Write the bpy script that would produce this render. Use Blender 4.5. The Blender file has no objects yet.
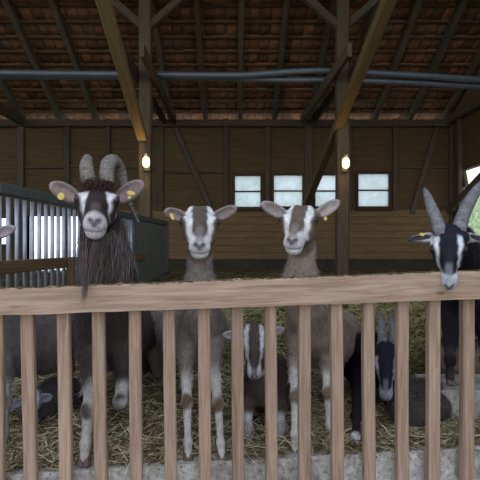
import bpy, bmesh, math, random
import numpy as np
from mathutils import Vector, Matrix, noise

random.seed(7)
RNG = np.random.default_rng(11)
SC = bpy.context.scene
COL = SC.collection

# ------------------------------------------------------------------ camera
CZ = 0.96            # eye height above the bedding, which is z = 0
FOC = 450.0          # focal length in pixels of the 480 px frame
CU, CV = 234.0, 246.0
cam_d = bpy.data.cameras.new('camera')
cam_d.sensor_width = 36.0
cam_d.lens = FOC / 480.0 * 36.0
cam_d.shift_x = (240.0 - CU) / 480.0
cam_d.shift_y = (CV - 240.0) / 480.0
cam_d.clip_start = 0.05
cam_d.clip_end = 400
cam = bpy.data.objects.new('camera', cam_d)
COL.objects.link(cam)
cam.location = (0, 0, CZ)
cam.rotation_euler = (math.radians(90), 0, 0)
SC.camera = cam

# ------------------------------------------------------------------ world, light, exposure
world = bpy.data.worlds.new('overcast_sky')
SC.world = world
world.use_nodes = True
wn = world.node_tree
wn.nodes.clear()
w_out = wn.nodes.new('ShaderNodeOutputWorld')
w_bg = wn.nodes.new('ShaderNodeBackground')
w_tc = wn.nodes.new('ShaderNodeTexCoord')
w_sep = wn.nodes.new('ShaderNodeSeparateXYZ')
w_ramp = wn.nodes.new('ShaderNodeValToRGB')
w_ramp.color_ramp.elements[0].position = 0.0
w_ramp.color_ramp.elements[0].color = (0.84, 0.90, 0.88, 1)
w_ramp.color_ramp.elements[1].position = 0.35
w_ramp.color_ramp.elements[1].color = (0.72, 0.82, 1.0, 1)
wn.links.new(w_tc.outputs['Generated'], w_sep.inputs[0])
wn.links.new(w_sep.outputs['Z'], w_ramp.inputs[0])
wn.links.new(w_ramp.outputs[0], w_bg.inputs[0])
w_bg.inputs[1].default_value = 2.05
wn.links.new(w_bg.outputs[0], w_out.inputs[0])

SC.view_settings.view_transform = 'Standard'
SC.view_settings.look = 'None'
SC.view_settings.gamma = 1.0
SC.view_settings.use_curve_mapping = False
SC.view_settings.exposure = 0.0
SC.cycles.max_bounces = 10
SC.cycles.diffuse_bounces = 6
SC.cycles.transparent_max_bounces = 12


# ------------------------------------------------------------------ helpers
def P(u, v, Y):
    """world point at depth Y that the photo shows at pixel (u, v)"""
    return Vector(((u - CU) / FOC * Y, Y, CZ - (v - CV) / FOC * Y))


def link_obj(name, mesh, mat=None, parent=None, kind=None):
    o = bpy.data.objects.new(name, mesh)
    COL.objects.link(o)
    if mat is not None and not mesh.materials:
        mesh.materials.append(mat)
    if parent is not None:
        o.parent = parent
    if kind:
        o['kind'] = kind
    return o


def tag(o, label, cat, group=None, kind=None):
    o['label'] = label
    o['category'] = cat
    if group:
        o['group'] = group
    if kind:
        o['kind'] = kind
    return o


def empty(name, loc=(0, 0, 0)):
    o = bpy.data.objects.new(name, None)
    COL.objects.link(o)
    o.location = loc
    o.empty_display_size = 0.1
    return o


def put(o, root):
    """parent to an Empty that only has a location"""
    o.parent = root
    o.location = Vector(o.location) - Vector(root.location)
    return o


def copy_tree(o, parent=None):
    c = o.copy()
    COL.objects.link(c)
    c.parent = parent
    for ch in list(o.children):
        copy_tree(ch, c)
    return c


def bm_obj(name, bm, mat, parent=None, kind=None, smooth=False):
    me = bpy.data.meshes.new(name)
    bmesh.ops.recalc_face_normals(bm, faces=bm.faces)
    bm.to_mesh(me)
    bm.free()
    if smooth:
        for p in me.polygons:
            p.use_smooth = True
    return link_obj(name, me, mat, parent, kind)


def bm_box(bm, x0, x1, y0, y1, z0, z1, bevel=0.0):
    vs = [bm.verts.new((x, y, z)) for x in (x0, x1) for y in (y0, y1) for z in (z0, z1)]
    idx = [(0, 1, 3, 2), (4, 6, 7, 5), (0, 4, 5, 1), (2, 3, 7, 6), (0, 2, 6, 4), (1, 5, 7, 3)]
    fs = [bm.faces.new([vs[i] for i in f]) for f in idx]
    if bevel > 0:
        es = list({e for f in fs for e in f.edges})
        bmesh.ops.bevel(bm, geom=es, offset=bevel, segments=2, profile=0.7, affect='EDGES')
    return vs


def timber(name, a, b, w, t, mat, parent=None, kind=None, up=(0, 0, 1), bevel=0.006, wob=0.0, seed=0):
    """a squared timber from a to b; local X runs along it, w across (local Y), t along `up` (local Z)"""
    a, b = Vector(a), Vector(b)
    d = b - a
    L = d.length
    x = d.normalized()
    up = Vector(up)
    y = up.cross(x)
    if y.length < 1e-4:
        y = Vector((0, 1, 0)).cross(x)
    y.normalize()
    z = x.cross(y)
    bm = bmesh.new()
    n = max(2, int(L / 0.12)) if wob > 0 else 1
    rings = []
    for i in range(n + 1):
        s = i / n
        dy = wob * noise.noise(Vector((s * L * 1.3, seed * 7.1, 0.3)))
        dz = wob * noise.noise(Vector((s * L * 1.3, seed * 3.7, 9.3)))
        ww = w * (1 + 2.5 * wob * noise.noise(Vector((s * L * 2.1, seed, 4.0))) / max(w, 0.01) * 0.3)
        c = min(w, t) * 0.12 if bevel > 0 else 0.0
        hw, ht = ww / 2, t / 2
        prof = [(-hw + c, -ht), (hw - c, -ht), (hw, -ht + c), (hw, ht - c), (hw - c, ht), (-hw + c, ht), (-hw, ht - c), (-hw, -ht + c)] if c else [(-hw, -ht), (hw, -ht), (hw, ht), (-hw, ht)]
        rings.append([bm.verts.new((s * L, p[0] + dy, p[1] + dz)) for p in prof])
    m = len(rings[0])
    for i in range(n):
        for j in range(m):
            bm.faces.new((rings[i][j], rings[i][(j + 1) % m], rings[i + 1][(j + 1) % m], rings[i + 1][j]))
    bm.faces.new(rings[0][::-1])
    bm.faces.new(rings[-1])
    o = bm_obj(name, bm, mat, None, kind)
    M = Matrix((x, y, z)).transposed().to_4x4()
    M.translation = a
    if parent is not None:
        M = Matrix.Translation(-Vector(parent.location)) @ M
        o.parent = parent
    o.matrix_basis = M
    return o


def tube_bm(bm, pts, rads, seg=10, flat=1.0, flat_dir=None, cap=True, ridge=None):
    pts = [Vector(p) for p in pts]
    n = len(pts)
    rings = []
    ref = Vector(flat_dir) if flat_dir is not None else Vector((0.13, 0.2, 0.97))
    for i, p in enumerate(pts):
        t = (pts[min(i + 1, n - 1)] - pts[max(i - 1, 0)]).normalized()
        a = (ref - t * ref.dot(t))
        if a.length < 1e-4:
            a = Vector((1, 0, 0)) - t * t.x
        a.normalize()
        b = t.cross(a)
        r = rads[i] if hasattr(rads, '__len__') else rads
        if ridge:
            r *= 1 + ridge * math.sin(i * math.pi)
        ring = []
        for k in range(seg):
            an = 2 * math.pi * k / seg
            ring.append(bm.verts.new(p + a * math.cos(an) * r + b * math.sin(an) * r * flat))
        rings.append(ring)
    for i in range(n - 1):
        for k in range(seg):
            bm.faces.new((rings[i][k], rings[i][(k + 1) % seg], rings[i + 1][(k + 1) % seg], rings[i + 1][k]))
    if cap:
        bm.faces.new(rings[0][::-1])
        bm.faces.new(rings[-1])


def smooth_path(pts, m=8):
    """Catmull-Rom through pts"""
    pts = [np.array(p, float) for p in pts]
    out = []
    for i in range(len(pts) - 1):
        p0 = pts[max(i - 1, 0)]; p1 = pts[i]; p2 = pts[i + 1]; p3 = pts[min(i + 2, len(pts) - 1)]
        for k in range(m):
            t = k / m
            out.append(0.5 * ((2 * p1) + (-p0 + p2) * t + (2 * p0 - 5 * p1 + 4 * p2 - p3) * t * t + (-p0 + 3 * p1 - 3 * p2 + p3) * t ** 3))
    out.append(pts[-1])
    return out


def np_mesh(name, verts, faces, mat, colors=None, smooth=False, parent=None, kind=None):
    """verts (n,3), faces (m,k) all the same k"""
    me = bpy.data.meshes.new(name)
    n, m, k = len(verts), len(faces), faces.shape[1]
    me.vertices.add(n)
    me.vertices.foreach_set('co', np.ascontiguousarray(verts, dtype=np.float32).ravel())
    me.loops.add(m * k)
    me.loops.foreach_set('vertex_index', np.ascontiguousarray(faces, dtype=np.int32).ravel())
    me.polygons.add(m)
    me.polygons.foreach_set('loop_start', np.arange(0, m * k, k, dtype=np.int32))
    me.update(calc_edges=True)
    if smooth:
        me.polygons.foreach_set('use_smooth', np.ones(m, dtype=bool))
    if colors is not None:
        at = me.color_attributes.new('coat', 'FLOAT_COLOR', 'POINT')
        c4 = np.ones((n, 4), dtype=np.float32)
        c4[:, :3] = colors
        at.data.foreach_set('color', c4.ravel())
    return link_obj(name, me, mat, parent, kind)


# ------------------------------------------------------------------ materials
class NT:
    def __init__(self, name):
        self.m = bpy.data.materials.new(name)
        self.m.use_nodes = True
        self.t = self.m.node_tree
        self.b = self.t.nodes['Principled BSDF']
        self.out = self.t.nodes['Material Output']

    def n(self, typ, **kw):
        nd = self.t.nodes.new(typ)
        for k, v in kw.items():
            setattr(nd, k, v)
        return nd

    def l(self, a, b):
        self.t.links.new(a, b)

    def ramp(self, stops, src=None):
        r = self.n('ShaderNodeValToRGB')
        els = r.color_ramp.elements
        while len(els) < len(stops):
            els.new(0.5)
        for e, (p, c) in zip(els, stops):
            e.position = p
            e.color = (*c, 1)
        if src is not None:
            self.l(src, r.inputs[0])
        return r

    def noise(self, vec=None, scale=5, detail=4, rough=0.6, dist=0.0):
        nz = self.n('ShaderNodeTexNoise')
        nz.inputs['Scale'].default_value = scale
        nz.inputs['Detail'].default_value = detail
        nz.inputs['Roughness'].default_value = rough
        nz.inputs['Distortion'].default_value = dist
        if vec is not None:
            self.l(vec, nz.inputs['Vector'])
        return nz

    def mapping(self, src, scale=(1, 1, 1)):
        mp = self.n('ShaderNodeMapping')
        mp.inputs['Scale'].default_value = scale
        self.l(src, mp.inputs['Vector'])
        return mp

    def mix(self, mode, fac, a, b):
        mx = self.n('ShaderNodeMix', data_type='RGBA', blend_type=mode)
        for sock, v in ((mx.inputs[0], fac), (mx.inputs[6], a), (mx.inputs[7], b)):
            if hasattr(v, 'is_output'):
                self.l(v, sock)
            elif isinstance(v, (int, float)):
                sock.default_value = v
            else:
                sock.default_value = (*v, 1)
        return mx.outputs[2]

    def bump(self, h, strength=0.3, dist=0.01):
        bp = self.n('ShaderNodeBump')
        bp.inputs['Strength'].default_value = strength
        bp.inputs['Distance'].default_value = dist
        self.l(h, bp.inputs['Height'])
        self.l(bp.outputs[0], self.b.inputs['Normal'])


def wood_mat(name, dark, mid, light, rough=0.8, knots=True, grain=1.0, axis=0, dirt=None):
    w = NT(name)
    tc = w.n('ShaderNodeTexCoord')
    oi = w.n('ShaderNodeObjectInfo')
    add = w.n('ShaderNodeVectorMath', operation='ADD')
    mul = w.n('ShaderNodeVectorMath', operation='SCALE')
    mul.inputs[3].default_value = 37.0
    comb = w.n('ShaderNodeCombineXYZ')
    for i in range(3):
        w.l(oi.outputs['Random'], comb.inputs[i])
    w.l(comb.outputs[0], mul.inputs[0])
    w.l(tc.outputs['Object'], add.inputs[0])
    w.l(mul.outputs[0], add.inputs[1])
    sc = [22 * grain] * 3
    sc[axis] = 1.3 * grain
    mp = w.mapping(add.outputs[0], sc)
    n1 = w.noise(mp.outputs[0], 2.2, 6, 0.62, 0.8)
    sc2 = [90 * grain] * 3
    sc2[axis] = 3 * grain
    mp2 = w.mapping(add.outputs[0], sc2)
    n2 = w.noise(mp2.outputs[0], 2.0, 4, 0.7)
    c = w.ramp([(0.28, dark), (0.5, mid), (0.72, light)], n1.outputs['Fac']).outputs[0]
    c = w.mix('MULTIPLY', 0.35, c, w.ramp([(0.33, (0.3, 0.26, 0.24)), (0.58, (1, 1, 1))], n2.outputs['Fac']).outputs[0])
    if knots:
        sk = [9.0] * 3
        sk[axis] = 3.2
        vk = w.n('ShaderNodeTexVoronoi')
        vk.inputs['Scale'].default_value = 1.0
        w.l(w.mapping(add.outputs[0], sk).outputs[0], vk.inputs['Vector'])
        kr = w.ramp([(0.03, (0.35, 0.25, 0.2)), (0.07, (0.8, 0.7, 0.64)), (0.11, (1, 1, 1))], vk.outputs['Distance'])
        c = w.mix('MULTIPLY', 0.8, c, kr.outputs[0])
    # board to board tone
    tone = w.ramp([(0.0, (0.82, 0.8, 0.78)), (1.0, (1.1, 1.08, 1.06))], oi.outputs['Random'])
    c = w.mix('MULTIPLY', 1.0, c, tone.outputs[0])
    if dirt:
        nd = w.noise(tc.outputs['Object'], 3.0, 5, 0.6)
        dr = w.ramp([(0.45, (0, 0, 0)), (0.7, (1, 1, 1))], nd.outputs['Fac'])
        c = w.mix('MIX', dr.outputs[0], c, dirt)
    w.l(c, w.b.inputs['Base Color'])
    w.b.inputs['Roughness'].default_value = rough
    w.b.inputs['Specular IOR Level'].default_value = 0.2
    w.bump(n1.outputs['Fac'], 0.35, 0.004)
    return w.m


def plain_mat(name, color, rough=0.6, metal=0.0, spec=0.3, var=0.15, nscale=8, bump=0.0):
    w = NT(name)
    tc = w.n('ShaderNodeTexCoord')
    nz = w.noise(tc.outputs['Object'], nscale, 5, 0.6)
    lo = tuple(c * (1 - var) for c in color)
    hi = tuple(min(1, c * (1 + var)) for c in color)
    r = w.ramp([(0.3, lo), (0.7, hi)], nz.outputs['Fac'])
    w.l(r.outputs[0], w.b.inputs['Base Color'])
    w.b.inputs['Roughness'].default_value = rough
    w.b.inputs['Metallic'].default_value = metal
    w.b.inputs['Specular IOR Level'].default_value = spec
    if bump:
        w.bump(nz.outputs['Fac'], bump, 0.01)
    return w.m


M_FENCE = wood_mat('sawn_fence_wood', (0.225, 0.145, 0.098), (0.345, 0.236, 0.168), (0.46, 0.335, 0.25), 0.75, True)
M_OLD = wood_mat('old_roof_timber', (0.062, 0.047, 0.031), (0.105, 0.081, 0.055), (0.15, 0.118, 0.083), 0.9, False)
M_STRUT = wood_mat('yellowish_timber', (0.12, 0.082, 0.033), (0.175, 0.122, 0.052), (0.23, 0.165, 0.08), 0.85, False)
M_POST = wood_mat('post_timber', (0.062, 0.046, 0.028), (0.10, 0.075, 0.047), (0.14, 0.105, 0.068), 0.85, True)
M_BATTEN = wood_mat('tile_batten', (0.08, 0.05, 0.028), (0.12, 0.075, 0.042), (0.16, 0.1, 0.06), 0.9, False)
M_PLANK = wood_mat('wall_plank', (0.15, 0.095, 0.042), (0.21, 0.138, 0.064), (0.27, 0.18, 0.09), 0.8, False)
M_PANEL = wood_mat('wall_board', (0.088, 0.058, 0.026), (0.122, 0.082, 0.038), (0.155, 0.107, 0.053), 0.9, False, 0.5)
M_FRAME = wood_mat('window_frame_wood', (0.045, 0.022, 0.013), (0.075, 0.036, 0.02), (0.11, 0.055, 0.03), 0.6, False)
M_BROWN = wood_mat('brown_rail_wood', (0.10, 0.062, 0.03), (0.16, 0.10, 0.05), (0.22, 0.145, 0.08), 0.8, False)
M_GALV = plain_mat('galvanised_steel', (0.36, 0.37, 0.43), 0.4, 0.45, 0.5, 0.18, 20)
M_DKSTEEL = plain_mat('dull_dark_steel', (0.085, 0.095, 0.095), 0.55, 0.3, 0.4, 0.2, 9)
M_SHEET = plain_mat('grey_green_sheet', (0.13, 0.145, 0.125), 0.6, 0.1, 0.3, 0.15, 5)
M_PIPE = plain_mat('grey_pipe', (0.12, 0.145, 0.17), 0.45, 0.35, 0.5, 0.12, 6)
M_LAMPBASE = plain_mat('lamp_housing', (0.12, 0.12, 0.11), 0.6)
M_TAG = plain_mat('yellow_tag_plastic', (0.56, 0.42, 0.09), 0.45, 0, 0.4, 0.1)
M_HOOF = plain_mat('hoof_horn', (0.14, 0.10, 0.075), 0.55, 0, 0.3, 0.3, 30)
M_HORN = plain_mat('goat_horn', (0.20, 0.175, 0.155), 0.6, 0, 0.3, 0.4, 22, 0.6)
M_HORND = plain_mat('dark_goat_horn', (0.15, 0.145, 0.15), 0.6, 0, 0.3, 0.45, 22, 0.6)
M_EYE = plain_mat('goat_eye', (0.022, 0.014, 0.008), 0.25, 0, 0.4, 0.5, 60)
M_PUPIL = plain_mat('eye_pupil', (0.004, 0.004, 0.005), 0.08, 0, 0.9, 0.1)


def concrete_mat():
    w = NT('weathered_concrete')
    tc = w.n('ShaderNodeTexCoord')
    n1 = w.noise(tc.outputs['Object'], 6, 6, 0.7)
    n2 = w.noise(tc.outputs['Object'], 45, 4, 0.7)
    c = w.ramp([(0.3, (0.16, 0.13, 0.10)), (0.5, (0.42, 0.39, 0.35)), (0.68, (0.66, 0.64, 0.60))], n1.outputs['Fac']).outputs[0]
    c = w.mix('MULTIPLY', 0.8, c, w.ramp([(0.33, (0.4, 0.36, 0.3)), (0.52, (1, 1, 1))], n2.outputs['Fac']).outputs[0])
    w.l(c, w.b.inputs['Base Color'])
    w.b.inputs['Roughness'].default_value = 0.9
    w.bump(n2.outputs['Fac'], 0.5, 0.01)
    return w.m


def tile_mat():
    w = NT('clay_roof_tile')
    ge = w.n('ShaderNodeNewGeometry')
    tc = w.n('ShaderNodeTexCoord')
    n1 = w.noise(tc.outputs['Object'], 9, 5, 0.65)
    c = w.ramp([(0.0, (0.16, 0.085, 0.045)), (0.35, (0.26, 0.135, 0.068)), (0.8, (0.38, 0.185, 0.09)), (1.0, (0.2, 0.14, 0.09))], ge.outputs['Random Per Island']).outputs[0]
    c = w.mix('MULTIPLY', 0.8, c, w.ramp([(0.3, (0.35, 0.33, 0.33)), (0.65, (1.1, 1.05, 1))], n1.outputs['Fac']).outputs[0])
    w.l(c, w.b.inputs['Base Color'])
    w.b.inputs['Roughness'].default_value = 0.85
    w.b.inputs['Specular IOR Level'].default_value = 0.2
    return w.m


def straw_mat(name, stops):
    w = NT(name)
    ge = w.n('ShaderNodeNewGeometry')
    c = w.ramp(stops, ge.outputs['Random Per Island']).outputs[0]
    w.l(c, w.b.inputs['Base Color'])
    w.b.inputs['Roughness'].default_value = 0.6
    w.b.inputs['Specular IOR Level'].default_value = 0.25
    return w.m


def glass_mat():
    """dusty barn window pane: half clear, half milky film"""
    w = NT('dusty_window_pane')
    tc = w.n('ShaderNodeTexCoord')
    nz = w.noise(tc.outputs['Object'], 2.6, 4, 0.6)
    tr = w.n('ShaderNodeBsdfTransparent')
    tl = w.n('ShaderNodeBsdfTranslucent')
    tl.inputs[0].default_value = (0.92, 0.95, 0.96, 1)
    tr.inputs[0].default_value = (0.50, 0.535, 0.51, 1)
    mx = w.n('ShaderNodeMixShader')
    fr = w.ramp([(0.35, (0.3, 0.3, 0.3)), (0.65, (0.6, 0.6, 0.6))], nz.outputs['Fac'])
    w.l(fr.outputs[0], mx.inputs[0])
    w.l(tr.outputs[0], mx.inputs[1])
    w.l(tl.outputs[0], mx.inputs[2])
    w.l(mx.outputs[0], w.out.inputs[0])
    return w.m


def fur_mat():
    w = NT('goat_coat')
    at = w.n('ShaderNodeVertexColor')
    at.layer_name = 'coat'
    tc = w.n('ShaderNodeTexCoord')
    mp = w.mapping(tc.outputs['Object'], (1, 1, 0.22))
    n1 = w.noise(mp.outputs[0], 130, 4, 0.7)
    n2 = w.noise(tc.outputs['Object'], 22, 4, 0.6)
    c = w.mix('MULTIPLY', 0.75, at.outputs[0], w.ramp([(0.3, (0.5, 0.5, 0.5)), (0.62, (1.2, 1.2, 1.2))], n1.outputs['Fac']).outputs[0])
    c = w.mix('MULTIPLY', 0.6, c, w.ramp([(0.3, (0.7, 0.68, 0.66)), (0.65, (1.12, 1.12, 1.12))], n2.outputs['Fac']).outputs[0])
    w.l(c, w.b.inputs['Base Color'])
    w.b.inputs['Roughness'].default_value = 0.8
    w.b.inputs['Specular IOR Level'].default_value = 0.08
    w.b.inputs['Sheen Weight'].default_value = 0.0
    w.bump(n1.outputs['Fac'], 0.5, 0.006)
    return w.m


def hair_mat():
    w = NT('goat_hair_strand')
    at = w.n('ShaderNodeVertexColor')
    at.layer_name = 'coat'
    ge = w.n('ShaderNodeNewGeometry')
    c = w.mix('MULTIPLY', 1.0, at.outputs[0], w.ramp([(0, (0.6, 0.6, 0.6)), (1, (1.25, 1.25, 1.25))], ge.outputs['Random Per Island']).outputs[0])
    w.l(c, w.b.inputs['Base Color'])
    w.b.inputs['Roughness'].default_value = 0.55
    w.b.inputs['Specular IOR Level'].default_value = 0.25
    return w.m


def lamp_glass_mat():
    w = NT('lit_lamp_glass')
    w.b.inputs['Base Color'].default_value = (1, 0.8, 0.45, 1)
    w.b.inputs['Emission Color'].default_value = (1.0, 0.62, 0.22, 1)
    w.b.inputs['Emission Strength'].default_value = 5.0
    return w.m


M_CONC = concrete_mat()
M_TILE = tile_mat()
M_STRAW = straw_mat('straw_bedding', [(0.0, (0.09, 0.068, 0.033)), (0.45, (0.31, 0.24, 0.12)), (0.75, (0.58, 0.48, 0.28)), (0.93, (0.78, 0.71, 0.52)), (1.0, (0.28, 0.25, 0.13))])
M_HAY = straw_mat('green_hay', [(0.0, (0.18, 0.15, 0.06)), (0.4, (0.40, 0.35, 0.14)), (0.75, (0.62, 0.55, 0.28)), (1.0, (0.34, 0.33, 0.14))])
M_LITTER = straw_mat('old_straw', [(0.0, (0.06, 0.045, 0.02)), (0.5, (0.13, 0.10, 0.045)), (1.0, (0.22, 0.18, 0.09))])
M_GLASS = glass_mat()
M_FUR = fur_mat()
M_HORNC = fur_mat()
M_HORNC.name = 'ridged_horn'
M_HAIR = hair_mat()
M_LAMP = lamp_glass_mat()
M_SOIL = plain_mat('trodden_litter', (0.13, 0.105, 0.05), 0.95, 0, 0.1, 0.4, 7, 0.5)
M_GRASS = plain_mat('pale_yard_ground', (0.80, 0.81, 0.76), 0.95, 0, 0.1, 0.2, 0.4)
M_LEAF = plain_mat('far_hedge_leaves', (0.30, 0.36, 0.20), 0.9, 0, 0.1, 0.5, 3)
M_PLINTH = plain_mat('dark_plinth', (0.06, 0.05, 0.034), 0.9, 0, 0.1, 0.3, 4, 0.3)

# ------------------------------------------------------------------ the setting
YB = 8.0                       # back wall
RZ = CZ + 2.4                  # roof height over the back wall
PITCH = 0.56
XR, XL = 3.86, -6.2


def roof_z(y):
    return RZ + PITCH * (YB - y) if y > 4.0 else RZ + PITCH * 4.0 - PITCH * (4.0 - y)


def bed_z(x, y):
    """surface of the bedding: level by the fence, deeper towards the back"""
    t = min(1, max(0, (y - 3.0) / 2.6))
    t = t * t * (3 - 2 * t)
    return 0.50 * t


# floor: aisle, pen floor with deep bedding, ground outside
bm = bmesh.new()
nx, ny = 60, 60
g = []
for j in range(ny + 1):
    y = 2.0 + (YB - 2.0) * j / ny
    row = []
    for i in range(nx + 1):
        x = XL + (XR - XL) * i / nx
        yy = y + 0.118 * max(-1.4, min(1.5, x)) * max(0, 1 - (y - 2.0) / 1.0) + 0.1 * max(0, 1 - (y - 2.0) / 1.0)
        z = bed_z(x, yy) - 0.02 + 0.015 * noise.noise(Vector((x * 3, yy * 3, 0))) + 0.03 * min(1, max(0, yy - 3)) * noise.noise(Vector((x * 1.1, yy * 1.3, 5)))
        row.append(bm.verts.new((x, yy, z)))
    g.append(row)
for j in range(ny):
    for i in range(nx):
        bm.faces.new((g[j][i], g[j][i + 1], g[j + 1][i + 1], g[j + 1][i]))
floor = bm_obj('floor', bm, M_SOIL, kind='structure', smooth=True)

bm = bmesh.new()
bm_box(bm, -60, 60, -40, 2.2, -0.6, -0.35)
bm_obj('floor', bm, M_CONC, kind='structure')
bm = bmesh.new()
bm_box(bm, -120, 120, YB + 0.12, 160, -0.7, -0.4)
bm_obj('floor', bm, M_GRASS, kind='structure')

# concrete curb behind the fence, same slant as the fence
CURB0 = 2.008


def fence_y(x):
    return 1.96 + 0.118 * x


bm = bmesh.new()
vs = bm_box(bm, -3.2, 3.2, 0, 0.17, -0.36, 0.0)
for v in bm.verts:
    v.co.y += CURB0 + 0.118 * v.co.x
bmesh.ops.subdivide_edges(bm, edges=[e for e in bm.edges if e.calc_length() > 1], cuts=120, use_grid_fill=True)
for v in bm.verts:
    n_ = noise.noise(Vector((v.co.x * 6, v.co.y * 4, v.co.z * 5)))
    v.co.z += 0.008 * n_ if v.co.z > -0.1 else 0
    v.co.y += 0.006 * noise.noise(Vector((v.co.x * 9, 2, v.co.z * 6)))
curb = bm_obj('trim_curb', bm, M_CONC, kind='structure')

# back wall ---------------------------------------------------------------
win_px = [(232.5, 263, 173.5, 209.5), (271.3, 304.8, 173, 209), (312.5, 340, 173, 209), (355.3, 391, 171.5, 209)]
holes = []
for (u0, u1, v0, v1) in win_px:
    a, b = P(u0, v1, YB), P(u1, v0, YB)
    holes.append((a.x, b.x, a.z, b.z))
a, b = P(27, 286, YB), P(84, 216, YB)
holes.append((a.x, b.x, a.z, b.z))
a, b = P(-22, 244, YB), P(11, 218, YB)
holes.append((a.x, b.x, a.z, b.z))
a, b = P(476, 232, YB), P(500, 170, YB)


def wall_cells(x0, x1, z0, z1, holes):
    xs = sorted({x0, x1, *[h[0] for h in holes], *[h[1] for h in holes]})
    zs = sorted({z0, z1, *[h[2] for h in holes], *[h[3] for h in holes]})
    out = []
    for i in range(len(xs) - 1):
        for j in range(len(zs) - 1):
            cx, cz = (xs[i] + xs[i + 1]) / 2, (zs[j] + zs[j + 1]) / 2
            if not (x0 <= cx <= x1 and z0 <= cz <= z1):
                continue
            if any(h[0] < cx < h[1] and h[2] < cz < h[3] for h in holes):
                continue
            out.append((xs[i], xs[i + 1], zs[j], zs[j + 1]))
    return out


bm = bmesh.new()
for c in wall_cells(XL, XR + 0.2, -0.4, CZ + 2.19, holes):
    bm_box(bm, c[0], c[1], YB, YB + 0.1, c[2], c[3])
wall_back = bm_obj('wall_back', bm, M_PANEL, kind='structure')

bm = bmesh.new()
for c in wall_cells(XL, XR + 0.2, -0.4, CZ + 2.17, holes):
    bm_box(bm, c[0], c[1], YB + 0.101, YB + 0.12, c[2], c[3])
bm_obj('eave_bounce_slab', bm, plain_mat('white_bounce_face', (0.8, 0.78, 0.72), 0.9, 0, 0.1, 0.05), wall_back)  # unseen white slab, added to bounce daylight up onto the eave tiles
# horizontal plank cladding of the lower back wall
zt, zb = CZ + 36 / 450 * YB, CZ - 13 / 450 * YB
nrow = 7
bm = bmesh.new()
for r in range(nrow):
    z0 = zb + (zt - zb) * r / nrow
    z1 = zb + (zt - zb) * (r + 1) / nrow - 0.006
    segs = [(-2.72, -1.15), (-1.15, 1.2), (1.2, XR)]
    for (x0, x1) in segs:
        bm_box(bm, x0 + 0.003, x1 - 0.003, YB - 0.035, YB, z0, z1, 0.004)
pl = bm_obj('plank_cladding', bm, M_PLANK, wall_back)
bm = bmesh.new()
bm_box(bm, -2.72, XR, YB - 0.06, YB, -0.2, zb - 0.004)
bm_obj('plinth', bm, M_PLINTH, wall_back)

# studs, rails, diagonal braces of the framed wall
for u, w_ in ((21, 0.11), (67, 0.10), (108, 0.08), (160, 0.12), (226, 0.09), (267.5, 0.09), (308.5, 0.15), (349, 0.08), (395, 0.09)):
    a = P(u, 119, YB - 0.03); b = P(u, 211 if u > 150 else 262, YB - 0.03)
    timber('stud', b, a, w_, 0.06, M_OLD if u < 120 else M_POST, wall_back, up=(0, 1, 0))
timber('corner_post', P(453, 275, YB - 0.04), P(453, 118, YB - 0.04), 0.13, 0.1, M_OLD, wall_back, up=(0, 1, 0))
for (u0, u1, v_) in ((25, 64, 167), (70, 105, 166), (112, 158, 167), (166, 223, 172), (398, 447, 167)):
    timber('wall_rail', P(u0, v_, YB - 0.02), P(u1, v_, YB - 0.02), 0.04, 0.035, M_OLD, wall_back, up=(0, 1, 0))
timber('brace', P(210, 207, YB - 0.03), P(175, 128, YB - 0.03), 0.09, 0.05, M_OLD, wall_back, up=(0, 1, 0))
timber('brace', P(412, 214, YB - 0.03), P(438, 124, YB - 0.03), 0.09, 0.05, M_OLD, wall_back, up=(0, 1, 0))
timber('wall_plate', (XL, YB - 0.03, CZ + 2.165), (XR, YB - 0.03, CZ + 2.165), 0.14, 0.12, M_OLD, wall_back, up=(0, 0, 1))

# windows
for i, (u0, u1, v0, v1) in enumerate(win_px):
    a, b = P(u0, v1, YB), P(u1, v0, YB)
    fw = 0.045
    bm = bmesh.new()
    y0, y1 = YB - 0.05, YB + 0.08
    bm_box(bm, a.x, a.x + fw, y0, y1, a.z, b.z, 0.004)
    bm_box(bm, b.x - fw, b.x, y0, y1, a.z, b.z, 0.004)
    bm_box(bm, a.x + fw, b.x - fw, y0, y1, b.z - fw, b.z, 0.004)
    bm_box(bm, a.x + fw, b.x - fw, y0, y1, a.z, a.z + fw, 0.004)
    w = bm_obj('window_%d' % (i + 1), bm, M_FRAME, kind='structure')
    bm = bmesh.new()
    zc = (a.z + b.z) / 2
    bm_box(bm, a.x + fw, b.x - fw, YB - 0.01, YB + 0.03, zc - 0.012, zc + 0.012)
    bm_obj('glazing_bar', bm, M_FRAME, w)
    bm = bmesh.new()
    bm_box(bm, a.x - 0.02, b.x + 0.02, YB - 0.09, YB - 0.05, a.z - 0.03, a.z + 0.005, 0.003)
    bm_obj('window_sill', bm, M_FRAME, w)
    for (z0, z1) in ((a.z + fw, zc - 0.012), (zc + 0.012, b.z - fw)):
        bm = bmesh.new()
        bm_box(bm, a.x + fw, b.x - fw, YB + 0.008, YB + 0.013, z0, z1)
        bm_obj('pane', bm, M_GLASS, w)

# the two big openings at the left of the back wall get a frame
for i, h in enumerate(holes[4:6]):
    bm = bmesh.new()
    for (x0, x1, z0, z1) in ((h[0] - 0.06, h[0], h[2], h[3]), (h[1], h[1] + 0.06, h[2], h[3]), (h[0] - 0.06, h[1] + 0.06, h[3], h[3] + 0.06), (h[0] - 0.06, h[1] + 0.06, h[2] - 0.06, h[2])):
        bm_box(bm, x0, x1, YB - 0.03, YB + 0.1, z0, z1)
    bm_obj('window_%d' % (5 + i), bm, M_OLD, kind='structure')

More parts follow.
